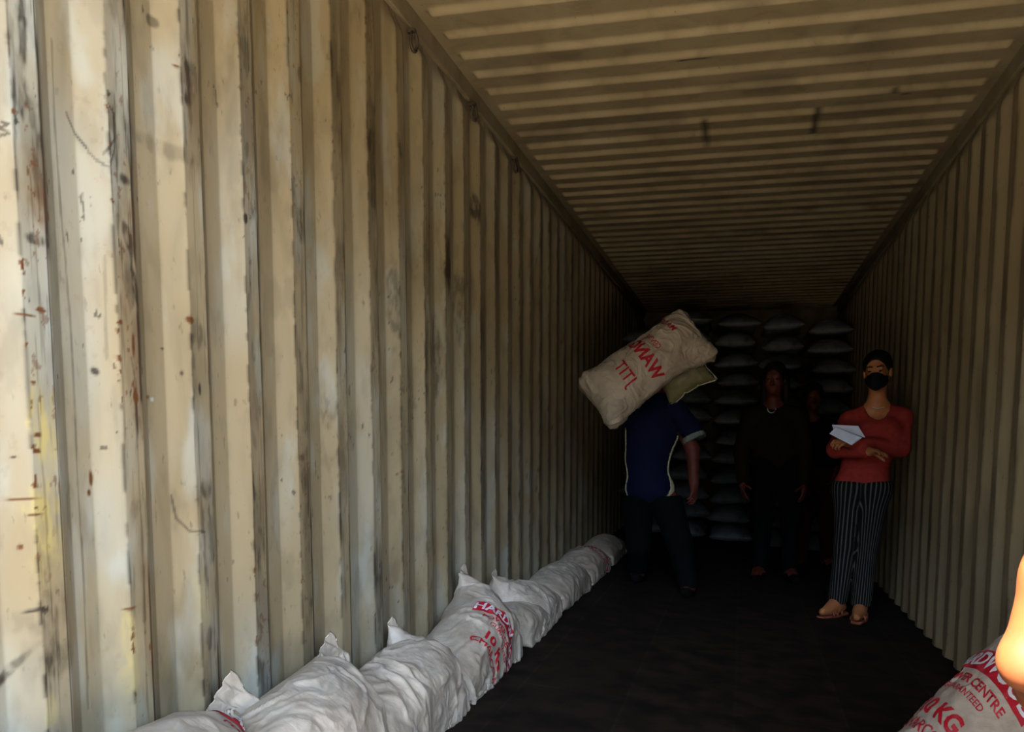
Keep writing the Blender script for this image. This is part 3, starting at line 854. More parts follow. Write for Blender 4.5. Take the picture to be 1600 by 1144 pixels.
M_skin_w = mat('warm_skin', srgb(176, 112, 66), .5, .35, (18, srgb(160, 96, 58), .4, .7))
M_skin_d = mat('deep_tan_skin', srgb(92, 42, 30), .55, .25, (18, srgb(80, 36, 26), .4, .7))
M_skin_sun = mat('sunlit_tan_skin', srgb(112, 62, 32), .5, .3, (9, srgb(94, 46, 26), .42, .7), (120, .15, .001))
M_hair = mat('black_hair', srgb(14, 12, 11), .6, .12, None, (60, .4, .004))
M_cardigan = mat('red_knit', srgb(150, 50, 42), .85, .1, (30, srgb(134, 42, 36), .4, .7), (220, .35, .002))
M_mask = mat('black_cloth', srgb(14, 14, 16), .8, .1, (20, srgb(20, 20, 22), .4, .7))
M_paper = mat('white_paper', srgb(226, 228, 236), .7, .2, (20, srgb(214, 216, 226), .4, .7))
M_sandal = mat('brown_leather', srgb(142, 78, 50), .6, .3, (30, srgb(112, 60, 40), .4, .7))
M_blue = mat('navy_blue_jersey', srgb(13, 18, 44), .8, .1, (14, srgb(10, 14, 36), .4, .7), (25, .25, .006))
M_piping = mat('pale_trim', srgb(196, 188, 150), .7, .2, (20, srgb(178, 168, 128), .4, .7))
M_greytrim = mat('grey_cuff', srgb(128, 134, 124), .8, .2, (60, srgb(100, 104, 96), .4, .7))
M_black = mat('black_trousers', srgb(10, 10, 11), .9, .05, (16, srgb(14, 14, 15), .4, .7), (18, .3, .01))
M_olive = mat('dark_olive_shirt', srgb(30, 26, 15), .9, .05, (16, srgb(24, 21, 12), .4, .7), (18, .3, .01))
M_darkred = mat('dark_maroon_cloth', srgb(52, 14, 12), .85, .05, (16, srgb(42, 12, 11), .4, .7), (18, .3, .01))
M_char = mat('charcoal_shirt', srgb(14, 13, 13), .9, .05, (16, srgb(11, 11, 10), .4, .7))
M_silver = mat('silver', srgb(210, 210, 205), .35, .6, (40, srgb(180, 180, 176), .4, .7), None, .6)
M_eye = mat('dark_eye', srgb(24, 18, 14), .2, .5, (40, srgb(30, 22, 18), .4, .7))

def tube(name, pts, r, material, parent, nseg=8, closed=False):
    pts = [A_(p, float) for p in pts]; V, Fc = [], []
    n = len(pts)
    for i, p in enumerate(pts):
        a = pts[(i-1) % n] if closed else pts[max(i-1, 0)]; b = pts[(i+1) % n] if closed else pts[min(i+1, n-1)]
        d = b-a; d /= np.linalg.norm(d)+1e-9
        u = np.cross(d, (0, 0, 1) if abs(d[2]) < .9 else (1, 0, 0)); u /= np.linalg.norm(u); v = np.cross(d, u)
        for k in range(nseg):
            t = 2*math.pi*k/nseg; V.append(p+r*(math.cos(t)*u+math.sin(t)*v))
    for i in range(n if closed else n-1):
        for k in range(nseg):
            a = i*nseg; b = ((i+1) % n)*nseg
            Fc.append((a+k, a+(k+1) % nseg, b+(k+1) % nseg, b+k))
    if not closed: Fc += [tuple(range(nseg))[::-1], tuple(range((n-1)*nseg, n*nseg))]
    o = mesh_obj(name, V, Fc, material)
    o.parent = parent; o.matrix_parent_inverse = Matrix.Translation(-Vector(parent.location))
    return o

def stripes_attr(o, axes):
    """distance around each leg, so the cloth pattern runs down it"""
    me = o.data; n = len(me.vertices); co = np.empty(n*3); me.vertices.foreach_get('co', co); co = co.reshape(-1, 3)
    best = np.full(n, 9.); val = np.zeros(n)
    for a, b in axes:
        a = A_(a); b = A_(b); d = b-a; t = np.clip((co-a)@d/(d@d), 0, 1); q = co-a-t[:, None]*d
        r = np.hypot(q[:, 0], q[:, 1]); m = r < best
        val[m] = (np.arctan2(q[:, 0], -q[:, 1])*.088)[m]; best = np.minimum(best, r)
    at = me.attributes.new('stripe', 'FLOAT', 'POINT'); at.data.foreach_set('value', val.astype(np.float32))

def stripe_material():
    m = bpy.data.materials.new('pinstriped_black_cloth'); m.use_nodes = True
    n = m.node_tree; L = n.links; b = n.nodes['Principled BSDF']; b.inputs['Roughness'].default_value = .85
    b.inputs['Specular IOR Level'].default_value = .1
    a = n.nodes.new('ShaderNodeAttribute'); a.attribute_name = 'stripe'
    mu = n.nodes.new('ShaderNodeMath'); mu.operation = 'MULTIPLY'; mu.inputs[1].default_value = 2*math.pi/.0235
    si = n.nodes.new('ShaderNodeMath'); si.operation = 'SINE'
    r = n.nodes.new('ShaderNodeMapRange'); r.inputs['From Min'].default_value = .45; r.inputs['From Max'].default_value = .85
    mx = n.nodes.new('ShaderNodeMix'); mx.data_type = 'RGBA'
    mx.inputs['A'].default_value = srgb(18, 18, 20); mx.inputs['B'].default_value = srgb(84, 79, 72)
    L.new(a.outputs['Fac'], mu.inputs[0]); L.new(mu.outputs[0], si.inputs[0]); L.new(si.outputs[0], r.inputs['Value'])
    L.new(r.outputs[0], mx.inputs['Factor']); L.new(mx.outputs['Result'], b.inputs['Base Color'])
    return m
M_stripe = stripe_material()

# ---------------------------------------------------------------- woman in the red cardigan
def build_woman():
    Yw = 6.08
    P = lambda x, y, dy=0.: onY(x, y, Yw+dy)
    root = empty('person', (P(1322, 960)[0], Yw, floor_z(P(1322, 960)[0])))
    tag(root, 'person in red cardigan, black face mask and striped trousers standing with arms crossed, holding papers', 'person')
    hc = P(1371, 582, .02); neck = P(1370, 634, .05)
    fwd = A_([-.30, -1, -.10]); up = A_([-.06, 0, 1])
    hp, hf = head_prims(hc, fwd, up, .98, neck)
    shL, shR = P(1328, 659, .04), P(1409, 653, .07)           # left / right in the picture
    elL, elR = P(1306, 702, -.04), P(1408, 700, .02)
    wrL, wrR = P(1352, 706, -.19), P(1330, 692, -.19)
    hipL, hipR = P(1327, 765, .05), P(1366, 765, .05)
    knL, knR = P(1322, 852, .02), P(1353, 856, .04)
    anL, anR = P(1309, 934, .04), P(1345, 944, .0)
    chest, waist = P(1368, 668, .06), P(1352, 722, .06)
    torso = lambda g: [('e', lerp(shL, shR, .5)-A_([0, 0, .10]), (.155+g, .098+g, .150+g), None, .05), ('e', waist, (.128+g, .090+g, .13+g), None, .06),
                       ('e', lerp(hipL, hipR, .5)+A_([0, 0, .02]), (.158+g, .105+g, .12+g), None, .06),
                       ('e', chest+A_([-.06, -.075, -.02]), (.058+g, .05+g, .055+g), None, .04), ('e', chest+A_([.07, -.07, -.02]), (.058+g, .05+g, .055+g), None, .04)]
    arms = lambda g: [('c', shL, elL, .052+g, .042+g, .03), ('c', elL, wrL, .041+g, .029+g, .025), ('c', shR, elR, .052+g, .042+g, .03), ('c', elR, wrR, .041+g, .029+g, .025),
                      ('c', shL, neck, .050+g*.4, .048, .04), ('c', shR, neck, .050+g*.4, .048, .04)]
    legs = lambda g, e: [('c', hipL, knL, .080+g, .052+g+e*.3, .03), ('c', knL, anL, .050+g+e*.3, .034+g+e, .02), ('c', hipR, knR, .080+g, .052+g+e*.3, .006), ('c', knR, anR, .050+g+e*.3, .034+g+e, .006)]
    tL, tR = A_([-.75, -1, 0]), A_([-.25, -1, 0])
    feet = []
    for an, t in ((anL, tL), (anR, tR)):
        feet += shoe_prims(an, t, floor_z(an[0])+.018, .86)
    hands = hand_prims(wrL, wrL-elL+A_([.02, 0, .02]), (0, -.3, -1), 1, .35, .92)+hand_prims(wrR, wrR-elR, (.1, .6, -.8), -1, .9, .92)
    body_part('body', torso(0)+arms(0)+hp+legs(0, 0)+feet+hands, .0062, M_skin_w, root, 1)
    card = body_part('cardigan', torso(.014)[:4+1]+arms(.012), .008, M_cardigan, root, 3, 'red button-front cardigan',
              clip=lambda X, Y, Z: np.maximum(P(0, 749)[2]-Z+.10*(X-.65)*0, np.maximum(-(np.sqrt((X-neck[0])**2*1.1+(Y-neck[1]+.05)**2+((Z-neck[2]-.03)*.60)**2)-.076), -.002)))
    # wrists show beyond the cuffs; buttons down the front
    for y in (663, 688, 716, 738):
        c = P(1357+(y-663)*-.10, y, -.062); q_ = np.array([v.co[:] for v in card.data.vertices]); q_ = q_[(np.abs(q_[:, 0]-c[0]) < .012) & (np.abs(q_[:, 2]-c[2]) < .012)]
        if len(q_): c[1] = q_[:, 1].min()-.001
        V, Fq = sdf_mesh([('e', c, (.009, .006, .009), None, .002)], .002)
        b = mesh_obj('button', V, Fq, M_mask); b.parent = card; b.matrix_parent_inverse = Matrix.Translation(-Vector(root.location))
    tr = body_part('trousers', legs(.016, .012)+[torso(.012)[2]], .008, M_stripe, root, 3, 'black trousers with pale vertical stripes',
              clip=lambda X, Y, Z: np.maximum(Z-P(0, 738)[2]+.0*X, .075+floor_z(.6)-Z))
    stripes_attr(tr, [(hipL+A_([-.0, 0, .2]), anL), (hipR+A_([0, 0, .2]), anR)])
    # mask over nose and chin
    B = basis(fwd, up)
    mk = body_part('face_mask', [('e', hf(0, .030, -.045), (.066, .082, .060), B, .01), ('c', hf(0, .10, -.012), hf(0, .085, -.085), .018, .022, .03)], .005, M_mask, root, 2, 'black cloth face mask',
              clip=lambda X, Y, Z: np.maximum(((X-hf(0, 0, 0)[0])*B[2][0]+(Y-hf(0, 0, 0)[1])*B[2][1]+(Z-hf(0, 0, 0)[2])*B[2][2])-.003,
                                              -((X-hf(0, 0, 0)[0])*B[1][0]+(Y-hf(0, 0, 0)[1])*B[1][1]+(Z-hf(0, 0, 0)[2])*B[1][2])+.018))
    for s in (-1, 1):
        tube('ear_loop', [hf(s*.060, .03, -.02), hf(s*.078, .0, .01), hf(s*.082, -.02, .005), hf(s*.070, .02, -.06)], .002, M_mask, mk)
    hair = body_part('hair', [('e', hf(0, -.022, .048), (.086, .098, .090), B, .02), ('e', hf(0, -.10, .01), (.055, .045, .06), B, .03), ('c', hf(.0, -.12, .0), hf(.015, -.11, -.16), .034, .020, .03),
                     ('s', hf(0, .085, -.01), (.066, .085, .085), B, .012)], .006, M_hair, root, 2)
    for s in (-1, 1):
        body_part('eyebrow', [('c', hf(s*.014, .0885, .036), hf(s*.032, .087, .039), .0042, .0040, .002), ('c', hf(s*.032, .087, .039), hf(s*.050, .072, .035), .0042, .003, .002)], .002, M_hair, root, 1)
        body_part('eye', [('e', hf(s*.031, .0805, .009), (.010, .007, .0065), B, .002)], .0018, M_eye, root, 1)
    # necklace
    nk = [neck+A_([.055*math.sin(t), -.055*math.cos(t)-.012, .012-.030*math.cos(t)]) for t in np.linspace(-1.9, 1.9, 16)]
    tube('necklace', nk, .0022, M_silver, root)
    # sandals: sole and straps
    for an, t in ((anL, tL), (anR, tR)):
        zf = floor_z(an[0]); t = t/np.linalg.norm(t); n = np.cross(t, (0, 0, 1))
        sd = body_part('sandal', [('c', A_([*(an[:2]-t[:2]*.055), zf+.012]), A_([*(an[:2]+t[:2]*.06), zf+.012]), .040, .042, .03), ('c', A_([*(an[:2]+t[:2]*.05), zf+.012]), A_([*(an[:2]+t[:2]*.17), zf+.012]), .044, .034, .03)], .006, M_sandal, root, 1, 'brown strapped sandal',
                  clip=lambda X, Y, Z: np.maximum(Z-zf-.018, zf-Z+.0005))
        for f, hgt in ((.065, .074), (.105, .062), (.015, .09)):
            c = A_([*(an[:2]+t[:2]*f), zf])
            tube('strap', [c+n*.044*math.cos(a)+A_([0, 0, .014+(hgt-.014)*math.sin(a)]) for a in np.linspace(0, math.pi, 9)], .006, M_sandal, sd)
    return root, P
root_w, Pw = build_woman()
def build_papers():
    P = Pw
    base = empty('paper_sheets', tuple(P(1325, 680, -.26)))
    tag(base, 'folded white papers held on the crossed arms of the person in red', 'paper')
    for j, q in enumerate(([(1296, 678), (1331, 696), (1347, 684), (1306, 668)], [(1300, 664), (1341, 666), (1352, 684), (1303, 674)])):
        n = 9; V = []
        for a in np.linspace(0, 1, n):
            for b in np.linspace(0, 1, n):
                p = (A_(q[0])*(1-a)+A_(q[1])*a)*(1-b)+(A_(q[3])*(1-a)+A_(q[2])*a)*b
                V.append(P(p[0], p[1], -.285-.03*(1-b)+.012*math.sin(3*a+j)+.05*j))
        V = np.array(V); V2 = V+A_([0, .0015, .0012]); m = n*n
        f = [tuple(r) for r in grid_faces(n, n)]; f2 = [tuple(i+m for i in r[::-1]) for r in f]
        i_ = np.arange(m).reshape(n, n); rim = []
        for e in (i_[:, 0], i_[-1, :], i_[::-1, -1], i_[0, ::-1]):
            rim += [(e[k], e[k]+m, e[k+1]+m, e[k+1]) for k in range(n-1)]
        o = mesh_obj('sheet', np.concatenate([V, V2]), f+f2+[tuple(int(v) for v in r) for r in rim], M_paper)
        o.parent = base; o.matrix_parent_inverse = Matrix.Translation(-Vector(base.location))
build_papers()

# ---------------------------------------------------------------- generic standing figure for the two people in the shade
def build_stander(Yp, px, label, top_m, leg_m, skin, hem, hair_len, arms_px, pend=False, rel=1.0):
    P = lambda x, y, dy=0.: onY(x, y, Yp+dy)
    foot = P(*px['foot'])
    root = empty('person', (foot[0], Yp, floor_z(foot[0]))); tag(root, label, 'person')
    hc = P(*px['head'], .02); s = px.get('s', 1.0)
    neck = hc+A_([0, .03, -.20])*s
    fwd = A_([px.get('look', 0), -1, -.12]); up = A_([0, 0, 1])
    hp, hf = head_prims(hc, fwd, up, s, neck)
    shL, shR = P(*px['shL'], .05), P(*px['shR'], .05)
    hz = lerp(shL, shR, .5)
    hipz = floor_z(foot[0])+.90*s*rel
    cx_ = foot[0]
    hipL, hipR = A_([cx_-.085, Yp+.05, hipz]), A_([cx_+.085, Yp+.05, hipz])
    fl = floor_z(cx_)
    knL, knR = A_([cx_-.10, Yp+.02, fl+.48*s]), A_([cx_+.10, Yp+.01, fl+.48*s])
    anL, anR = A_([cx_-.115, Yp+.06, fl+.085]), A_([cx_+.11, Yp+.04, fl+.085])
    torso = lambda g: [('e', hz-A_([0, -.01, .12]), (.165+g, .11+g, .17+g), None, .05), ('e', lerp(hz, lerp(hipL, hipR, .5), .62), (.15+g, .105+g, .17+g), None, .07),
                       ('e', lerp(hipL, hipR, .5)+A_([0, 0, .02]), (.165+g, .11+g, .12+g), None, .06)]
    A = arms_px
    elL, wrL, elR, wrR = [P(*q) for q in A]
    arms = lambda g: [('c', shL, elL, .055+g, .045+g, .03), ('c', elL, wrL, .043+g, .031+g, .025), ('c', shR, elR, .055+g, .045+g, .03), ('c', elR, wrR, .043+g, .031+g, .025),
                      ('c', shL, neck, .052+g*.4, .05, .04), ('c', shR, neck, .052+g*.4, .05, .04)]
    legs = lambda g: [('c', hipL, knL, .085+g, .058+g, .03), ('c', knL, anL, .056+g, .042+g, .03), ('c', hipR, knR, .085+g, .058+g, .03), ('c', knR, anR, .056+g, .042+g, .03)]
    feet = shoe_prims(anL, (-.25, -1, 0), fl+.02, .95)+shoe_prims(anR, (.2, -1, 0), fl+.01, .95)
    hands = hand_prims(wrL, wrL-elL, (.8, .2, 0), 1, .35)+hand_prims(wrR, wrR-elR, (-.8, .2, 0), -1, .35)
    body_part('body', torso(0)+arms(0)+hp+legs(0)+feet+hands, .0075, skin, root, 1)
    cut = lerp(elL, wrL, .15)[2]
    body_part('shirt', torso(.016)+[a for a in arms(.014)], .010, top_m, root, 3,
              clip=lambda X, Y, Z: np.maximum(floor_z(foot[0])+hem-Z, -(np.sqrt((X-neck[0])**2+(Y-neck[1])**2+(Z-neck[2]-.05)**2)-.078)))
    body_part('trousers', legs(.018)+[torso(.013)[2]], .010, leg_m, root, 3, clip=lambda X, Y, Z: np.maximum(Z-hipz-.12, fl+.06-Z))
    B = basis(fwd, up)
    hr = [('e', hf(0, -.022, .045), (.089, .104, .092), B, .02), ('s', hf(0, .088, -.015), (.066, .085, .085), B, .012)]
    if hair_len: hr = [hr[0]]+[('c', hf(s_*.075, -.03, 0), hf(s_*.085, -.03, -hair_len), .035, .028, .03) for s_ in (-1, 1)]+[('c', hf(0, -.09, 0), hf(0, -.07, -hair_len), .05, .04, .03)]+hr[1:]
    body_part('hair', hr, .008, M_hair, root, 2)
    for s_ in (-1, 1): body_part('eye', [('e', hf(s_*.031, .0805, .009), (.010, .007, .0065), B, .002)], .0022, M_eye, root, 1)
    for an, t in ((anL, (-.25, -1, 0)), (anR, (.2, -1, 0))):
        body_part('shoe', [(p[0], p[1], p[2], p[3]+.006, p[4]+.006, p[5]) for p in shoe_prims(an, t, fl+.006, 1.0)[1:3]], .007, M_char, root, 2, clip=lambda X, Y, Z: np.maximum(fl-Z+.001-FS*(X-cx_), Z-fl-.075))
    if pend:
        c = P(1203, 640, -.135)
        pts = [c+A_([.030*math.sin(t), 0, -.035*math.cos(t)]) for t in np.linspace(-1.6, 1.6, 9)]
        tube('pendant', [p+A_([.012, -.005, .01]) for p in pts], .004, M_silver, root)
    return root
build_stander(7.35, dict(head=(1210, 593), shL=(1172, 652), shR=(1248, 650), foot=(1211, 900), look=-.2), 'person in dark olive top, loose hair and pendant, between carrier and red cardigan',
              M_olive, M_black, M_skin_d, .68, .17, [(1158, 705, .04), (1160, 752, -.06), (1258, 705, .04), (1256, 755, -.06)], True)
build_stander(8.3, dict(head=(1270, 622), shL=(1243, 668), shR=(1298, 668), foot=(1272, 886), look=.1, s=.94), 'person in black top and dark maroon trousers half hidden behind the red cardigan',
              M_char, M_darkred, M_skin_d, .88, .0, [(1236, 705, .04), (1238, 745, -.04), (1305, 705, .04), (1304, 745, -.04)], False, .97)

# ---------------------------------------------------------------- man carrying a sack, seen from behind
def build_carrier():
    Yc = 6.15
    P = lambda x, y, dy=0.: onY(x, y, Yc+dy)
    fx = P(1015, 915)[0]
    root = empty('person', (fx, Yc, floor_z(fx))); tag(root, 'person in navy jersey with pale piping, seen from behind, carrying a sack', 'person')
    shL, shR = P(985, 650, .10), P(1055, 640, .06)
    elL, wrL = P(962, 612, -.02), P(985, 570, .20)
    elR, wrR = P(1082, 702, .02), P(1084, 752, -.05)
    hipL, hipR = P(996, 782, .08), P(1040, 782, .08)
    knL, knR = P(998, 850, .16), P(1062, 848, -.02)
    anL, anR = P(996, 902, .34), P(1075, 902, -.02)
    anL[2] = floor_z(anL[0])+.085; anR[2] = floor_z(anR[0])+.085
    neck = P(1030, 625, .16); hc = P(1047, 585, .28)
    hp, hf = head_prims(hc, (.25, 1, -.35), (.1, .35, 1), 1.0, neck)
    mid = lerp(shL, shR, .5)
    torso = lambda g: [('e', mid-A_([0, -.02, .12]), (.165+g, .12+g, .17+g), None, .05), ('e', P(1012, 715, .06), (.135+g, .11+g, .17+g), None, .07), ('e', P(1015, 762, .06), (.145+g, .115+g, .12+g), None, .06)]
    arms = lambda g: [('c', shL, elL, .058+g, .046+g, .03), ('c', elL, wrL, .045+g, .033, .025), ('c', shR, elR, .056+g, .045+g, .03), ('c', elR, wrR, .044, .032, .025),
                      ('c', shL, neck, .055+g*.4, .055, .05), ('c', shR, neck, .055+g*.4, .055, .05)]
    legs = lambda g: [('c', hipL, knL, .09+g, .062+g, .03), ('c', knL, anL, .06+g, .044+g, .03), ('c', hipR, knR, .09+g, .062+g, .03), ('c', knR, anR, .06+g, .044+g, .03)]
    feet = shoe_prims(anL, (.1, 1, 0), floor_z(anL[0])+.015, .95)+shoe_prims(anR, (.15, 1, 0), floor_z(anR[0])+.015, .95)
    hands = hand_prims(wrL, (0.3, .3, .9), (.9, .2, -.2), 1, .5)+hand_prims(wrR, wrR-elR, (-.7, .3, 0), 1, .45)
    body_part('body', torso(0)+arms(0)+hp+legs(0)+feet+hands, .0075, M_skin_d, root, 1)
    cuff_c = lerp(shR, elR, .62); cuff_d = (elR-shR)/np.linalg.norm(elR-shR)
    sleeve_end = shR+(elR-shR)*.60+A_([.035, -.02, .02])
    shirt = torso(.018)+[('c', shR, sleeve_end, .066, .075, .03), ('c', shL, lerp(shL, elL, .6), .070, .070, .03), ('c', shL, neck, .06, .058, .05), ('c', shR, neck, .06, .058, .05)]
    hemz = P(0, 772)[2]
    body_part('jersey', shirt, .009, M_blue, root, 3, 'navy blue jersey', clip=lambda X, Y, Z: np.maximum(hemz-Z, -(np.sqrt((X-neck[0]-.02)**2+(Y-neck[1]-.03)**2+(Z-neck[2]-.07)**2)-.075)))
    # sleeve edge band
    n = cuff_d
    cc = sleeve_end
    body_part('cuff', [('c', cc-n*.02, cc+n*.075, .070, .080, .01)], .006, M_greytrim, root, 1, 'grey sleeve edge band',
              clip=lambda X, Y, Z: np.maximum(np.abs((X-cc[0])*n[0]+(Y-cc[1])*n[1]+(Z-cc[2])*n[2]-.052)-.018, -.001))
    # side piping widening to a panel near the hem
    V, Fq = sdf_mesh(torso(.021), .009, None); V = relax(V, Fq, 3)
    for nm, sgn in (('side_piping', 1), ('side_piping', -1)):
        c = V[Fq].mean(1)
        nrm = np.cross(V[Fq[:, 1]]-V[Fq[:, 0]], V[Fq[:, 2]]-V[Fq[:, 0]]); nrm /= np.linalg.norm(nrm, axis=1)[:, None]+1e-12
        wd = .10+.45*np.clip((P(0, 735)[2]-c[:, 2])/.16, 0, 1)*(sgn > 0)
        lo_ = -.42
        m = (nrm[:, 0]*sgn > .2) & (nrm[:, 1] > lo_-wd*.5) & (nrm[:, 1] < lo_+wd) & (c[:, 2] > hemz) & (c[:, 2] < P(0, 652)[2])
        F2 = Fq[m]
        if len(F2) == 0: continue
        u, inv = np.unique(F2, return_inverse=True)
        o = mesh_obj(nm, V[u], inv.reshape(-1, 4).astype(np.int32), M_piping)
        sm = o.modifiers.new('thick', 'SOLIDIFY'); sm.thickness = .004
        o.parent = root; o.matrix_parent_inverse = Matrix.Translation(-Vector(root.location)); o['label'] = 'pale cream side piping'
    body_part('trousers', legs(.022)+[torso(.012)[2]], .010, M_black, root, 3, clip=lambda X, Y, Z: np.maximum(Z-hemz-.06, np.where(Y > Yc+.18, anL[2], anR[2])-.02-Z))
    B = basis((.25, 1, -.35), (.1, .35, 1))
    body_part('hair', [('e', hf(0, -.022, .045), (.084, .100, .090), B, .02), ('s', hf(0, .088, -.015), (.066, .085, .085), B, .012)], .008, M_hair, root, 2)
    for an, t in ((anL, (.1, 1, 0)), (anR, (.15, 1, 0))):
        zf = floor_z(an[0])
        body_part('shoe', [(p[0], p[1], p[2], p[3]+.006, p[4]+.006, p[5]) for p in shoe_prims(an, t, zf+.006, 1.0)[1:3]], .007, M_char, root, 2, clip=lambda X, Y, Z: np.maximum(zf-Z+.001, Z-zf-.075))
    return root, P
root_c, Pc = build_carrier()

def build_carried():
    P = Pc
    Lu, Wv = .92, .49
    a_, b_ = P(928, 630, -.26), P(1094, 526, -.02)           # ends of the sack axis
    eu = b_-a_; eu /= np.linalg.norm(eu)
    view = A_([.1, -1, .35]); en = view-eu*(view@eu); en /= np.linalg.norm(en); ev = np.cross(en, eu)
    if ev[2] > 0: ev = -ev
    c = (a_+b_)/2
    back = plane_c(en, en@c-.11)                             # the shoulders it lies on
    P_ = simulate_sack(Lu, Wv, 76, 48, c, eu, ev, en, [back], .155, steps=130, its=8, seed=33, grav=(0, 0, 0), bend=.02)
    # sag over the shoulder
    ga, gb = np.meshgrid(np.linspace(-1, 1, 76), np.linspace(-1, 1, 48), indexing='ij')
    wc = np.clip((np.abs(ga)+np.abs(gb)-1.55)/.45, 0, 1)**1.5         # the corners are tucked in
    P_ = P_-wc[None, ..., None]*(.055*np.sign(ga)[None, ..., None]*eu+.05*np.sign(gb)[None, ..., None]*ev)
    q = P_-c; t = q@eu
    P_ = P_-(.16*t**2)[..., None]*A_([0, 0, 1.0])+(.02*np.sin(6*t))[..., None]*A_([0, 0, 1.])
    org = tuple(P_.mean((0, 1, 2)))
    o, P2, out_ = sack_mesh('charcoal_sack', P_, M_sack, org, seed=33, k=3, lump=.016, Lu=Lu, Wv=Wv)
    tag(o, 'white charcoal sack with red lettering carried tilted on the shoulders of the blue shirt', 'sack')
    smp = sheet_sampler(P2[0], out_, Lu, Wv)
    if (normals(P2[0])*out_).mean((0, 1))@en < 0: smp = sheet_sampler(P2[1], -out_, Lu, Wv)
    # lettering runs up across the sack, tops of the letters towards its low end
    def place(x, y): 
        return (-(y), -(x))
    items = []
    for txt, size, u, v, bold in (('WANG', .105, -.02, .0, .004), ('JTIT', .10, -.17, .0, .001), ('CENTRE', .045, .07, .06, .0005), ('MADE', .06, .21, .10, .001)):
        bmx = text_bm(txt, size, bold, .9)
        items.append((bmx, (lambda u, v: (lambda x, y: (u+y, -v-x)))(u, v)))
    for it in items: print_on('red_lettering', smp, o, [it], M_red, h=.003)
    return c, eu, ev, en
cc_, eu_, ev_, en_ = build_carried()

# carried sack's underside, shade put into its olive colour, with striped hem
def build_underside():
    P = Pc
    c = P(1068, 588, .0)
    eu = P(1104, 572, .0)-P(1048, 606, .0); eu /= np.linalg.norm(eu)
    en = A_([.15, -1, .05]); en = en-eu*(en@eu); en /= np.linalg.norm(en); ev = np.cross(en, eu)
    if ev[2] > 0: ev = -ev
    Lu, Wv = .36, .27
    Q = simulate_sack(Lu, Wv, 26, 20, c, eu, ev, en, [], .07, steps=60, its=6, seed=71, grav=(0, 0, 0))
    o, P2, out_ = sack_mesh('sack_underside', Q, M_underside, tuple(c), seed=71, k=2, lump=.006, Lu=Lu, Wv=Wv)
    tag(o, 'underside of the carried white sack, shade put into its olive colour, pale striped hem', 'sack')
    T = P2[0]
    e1 = [T[i, -1] for i in range(0, T.shape[0], 3)]+[T[-1, j] for j in range(T.shape[1]-1, -1, -3)]
    tube('hem', e1, .006, M_piping, o, 6)
    tube('hem_stripe', [p+A_([-.018, -.012, .012]) for p in e1], .0045, M_sackdark, o, 6)
M_sackdark = mat('dark_blue_hem', srgb(30, 32, 60), .7, .2, (20, srgb(60, 30, 34), .4, .7))
build_underside()

# ---------------------------------------------------------------- sack leaning by the right wall, near the door
def build_right_sack():
    Lu, Wv = .98, .64
    eu = A_([.60, .10, .76]); eu /= np.linalg.norm(eu)
    ev = A_([.30, -1, -.12]); ev = ev-eu*(ev@eu); ev /= np.linalg.norm(ev); en = np.cross(ev, eu)
    if en[0] > 0: en = -en
    c = A_([.735, 2.92, .355])
    Q = simulate_sack(Lu, Wv, 76, 48, c, eu, ev, en, [floor_c, plane_c((-1, 0, 0), -(XR-.004))], .165, steps=90, its=8, seed=91, bend=.02, grav=(0, 0, -1))
    o, P2, out_ = sack_mesh('charcoal_sack', Q, M_sack, tuple(Q.mean((0, 1, 2))), seed=91, k=3, lump=.012, Lu=Lu, Wv=Wv)
    tag(o, 'white charcoal sack with red print leaning on the right wall below the sunlit arm', 'sack')
    standard_print(o, P2, out_, Lu, Wv, 1, 1, 0, du=.04, dv=.0, scale=1.0)
build_right_sack()

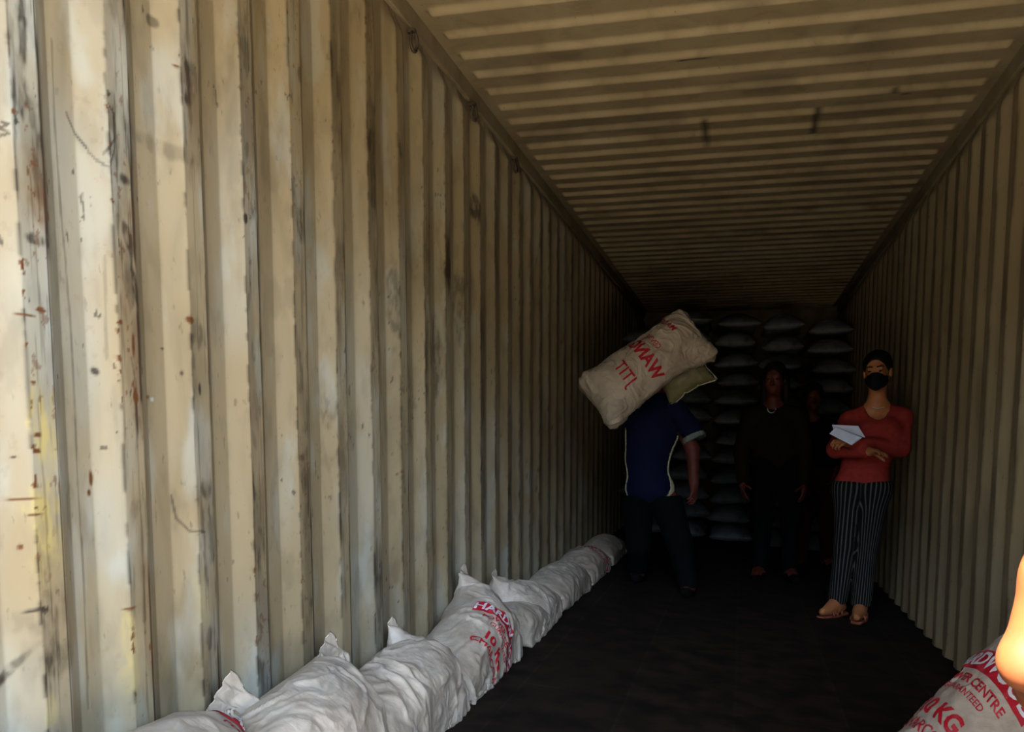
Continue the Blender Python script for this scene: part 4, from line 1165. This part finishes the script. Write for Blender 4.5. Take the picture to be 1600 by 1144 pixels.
# ---------------------------------------------------------------- person bending at the door, only the sunlit arm in view
def build_loader():
    Ya = 1.60
    P = lambda x, y, dy=0.: onY(x, y, Ya+dy)
    fl = floor_z(.78)
    root = empty('person', (.78, 1.2, fl)); tag(root, 'person bending at the right edge by the door, bare arm in bright sun', 'person')
    shL, elL, wrL = P(1722, 735, -.02), P(1610, 1030, 0), P(1668, 1150, .30)
    shR, elR, wrR = A_([.95, 1.52, 1.02]), A_([.99, 1.78, .80]), A_([.93, 2.02, .66])
    neck = A_([.78, 1.66, 1.10]); hc = A_([.79, 1.78, 1.20])
    hipL, hipR = A_([.70, .98, .62]), A_([.88, .98, .62])
    knL, knR = A_([.70, 1.34, .36]), A_([.93, 1.34, .36])
    anL, anR = A_([.72, 1.08, floor_z(.72)+.085]), A_([.92, 1.08, floor_z(.92)+.085])
    hp, hf = head_prims(hc, (-.1, 1, -.35), (0, .35, 1), 1.0, neck)
    torso = lambda g: [('c', A_([.79, 1.05, .68]), A_([.79, 1.48, .96]), .13+g, .145+g, .05), ('e', A_([.79, 1.50, .98]), (.16+g, .12+g, .13+g), None, .05)]
    legs = lambda g: [('c', hipL, knL, .088+g, .06+g, .03), ('c', knL, anL, .058+g, .042+g, .03), ('c', hipR, knR, .088+g, .06+g, .03), ('c', knR, anR, .058+g, .042+g, .03)]
    m1 = lerp(shL, elL, .55); m2 = lerp(elL, wrL, .35)
    arms = [('c', shL, m1, .058, .056, .02), ('c', m1, elL, .056, .042, .02), ('c', elL, m2, .044, .043, .012), ('c', m2, wrL, .042, .028, .02),
            ('e', elL+A_([-.006, -.01, -.004]), (.036, .034, .042), None, .03),
            ('c', shR, elR, .055, .045, .03), ('c', elR, wrR, .044, .03, .025), ('c', shL, neck, .06, .055, .05), ('c', shR, neck, .06, .055, .05)]
    feet = shoe_prims(anL, (-.1, 1, 0), floor_z(.72)+.015, .95)+shoe_prims(anR, (.1, 1, 0), floor_z(.92)+.015, .95)
    hands = hand_prims(wrL, wrL-elL+A_([0, .1, 0]), (.8, .2, 0), 1, .5)+hand_prims(wrR, wrR-elR, (-.8, .2, 0), -1, .5)
    body_part('body', torso(0)+arms+hp+legs(0)+feet+hands, .0058, M_skin_sun, root, 3)
    body_part('shirt', torso(.018)+[('c', shL, lerp(shL, elL, .10), .066, .064, .02), ('c', shR, lerp(shR, elR, .35), .068, .066, .03)], .011, M_char, root, 3)
    body_part('trousers', legs(.02)+[('e', A_([.79, .99, .64]), (.165, .14, .13), None, .05)], .011, M_black, root, 3, clip=lambda X, Y, Z: fl+.07-Z)
    body_part('hair', [('e', hf(0, -.022, .045), (.084, .100, .090), basis((-.1, 1, -.35), (0, .35, 1)), .02), ('s', hf(0, .088, -.015), (.066, .085, .085), None, .012)], .009, M_hair, root, 2)
    for an, t in ((anL, (-.1, 1, 0)), (anR, (.1, 1, 0))):
        zf = floor_z(an[0])
        body_part('shoe', [(p[0], p[1], p[2], p[3]+.006, p[4]+.006, p[5]) for p in shoe_prims(an, t, zf+.006, 1.0)[1:3]], .008, M_char, root, 2, clip=lambda X, Y, Z: np.maximum(zf-Z+.001, Z-zf-.075))
build_loader()

# ---------------------------------------------------------------- lashing rings along the top of the left wall
RINGS = 'lashing rings along the top of the left wall'
for k, (x, y) in enumerate([(642, 60), (737, 172), (803, 255)]):
    c = onX(x, y, XL+.004)
    r = empty('lashing_ring', tuple(c))
    tag(r, ('rusty lashing ring high on the left wall, nearest the door', 'rusty lashing ring high on the left wall, middle of three', 'rusty lashing ring high on the left wall, deepest of three')[k], 'ring', RINGS)
    pass
    pts = [c+A_([.012+.006*math.sin(t), .020*math.sin(t), -.012+.036*math.cos(t)]) for t in np.linspace(0, 2*math.pi, 19)[:-1]]
    M_rust = bpy.data.materials.get('rusty_steel') or mat('rusty_steel', srgb(62, 52, 38), .7, .3, (40, srgb(40, 32, 22), .4, .65))
    tube('ring', pts, .0065, M_rust, r, 8, True)
    st = box('staple', c+A_([-.012, -.012, .018]), c+A_([.020, .012, .032]), M_rust, r, .003)
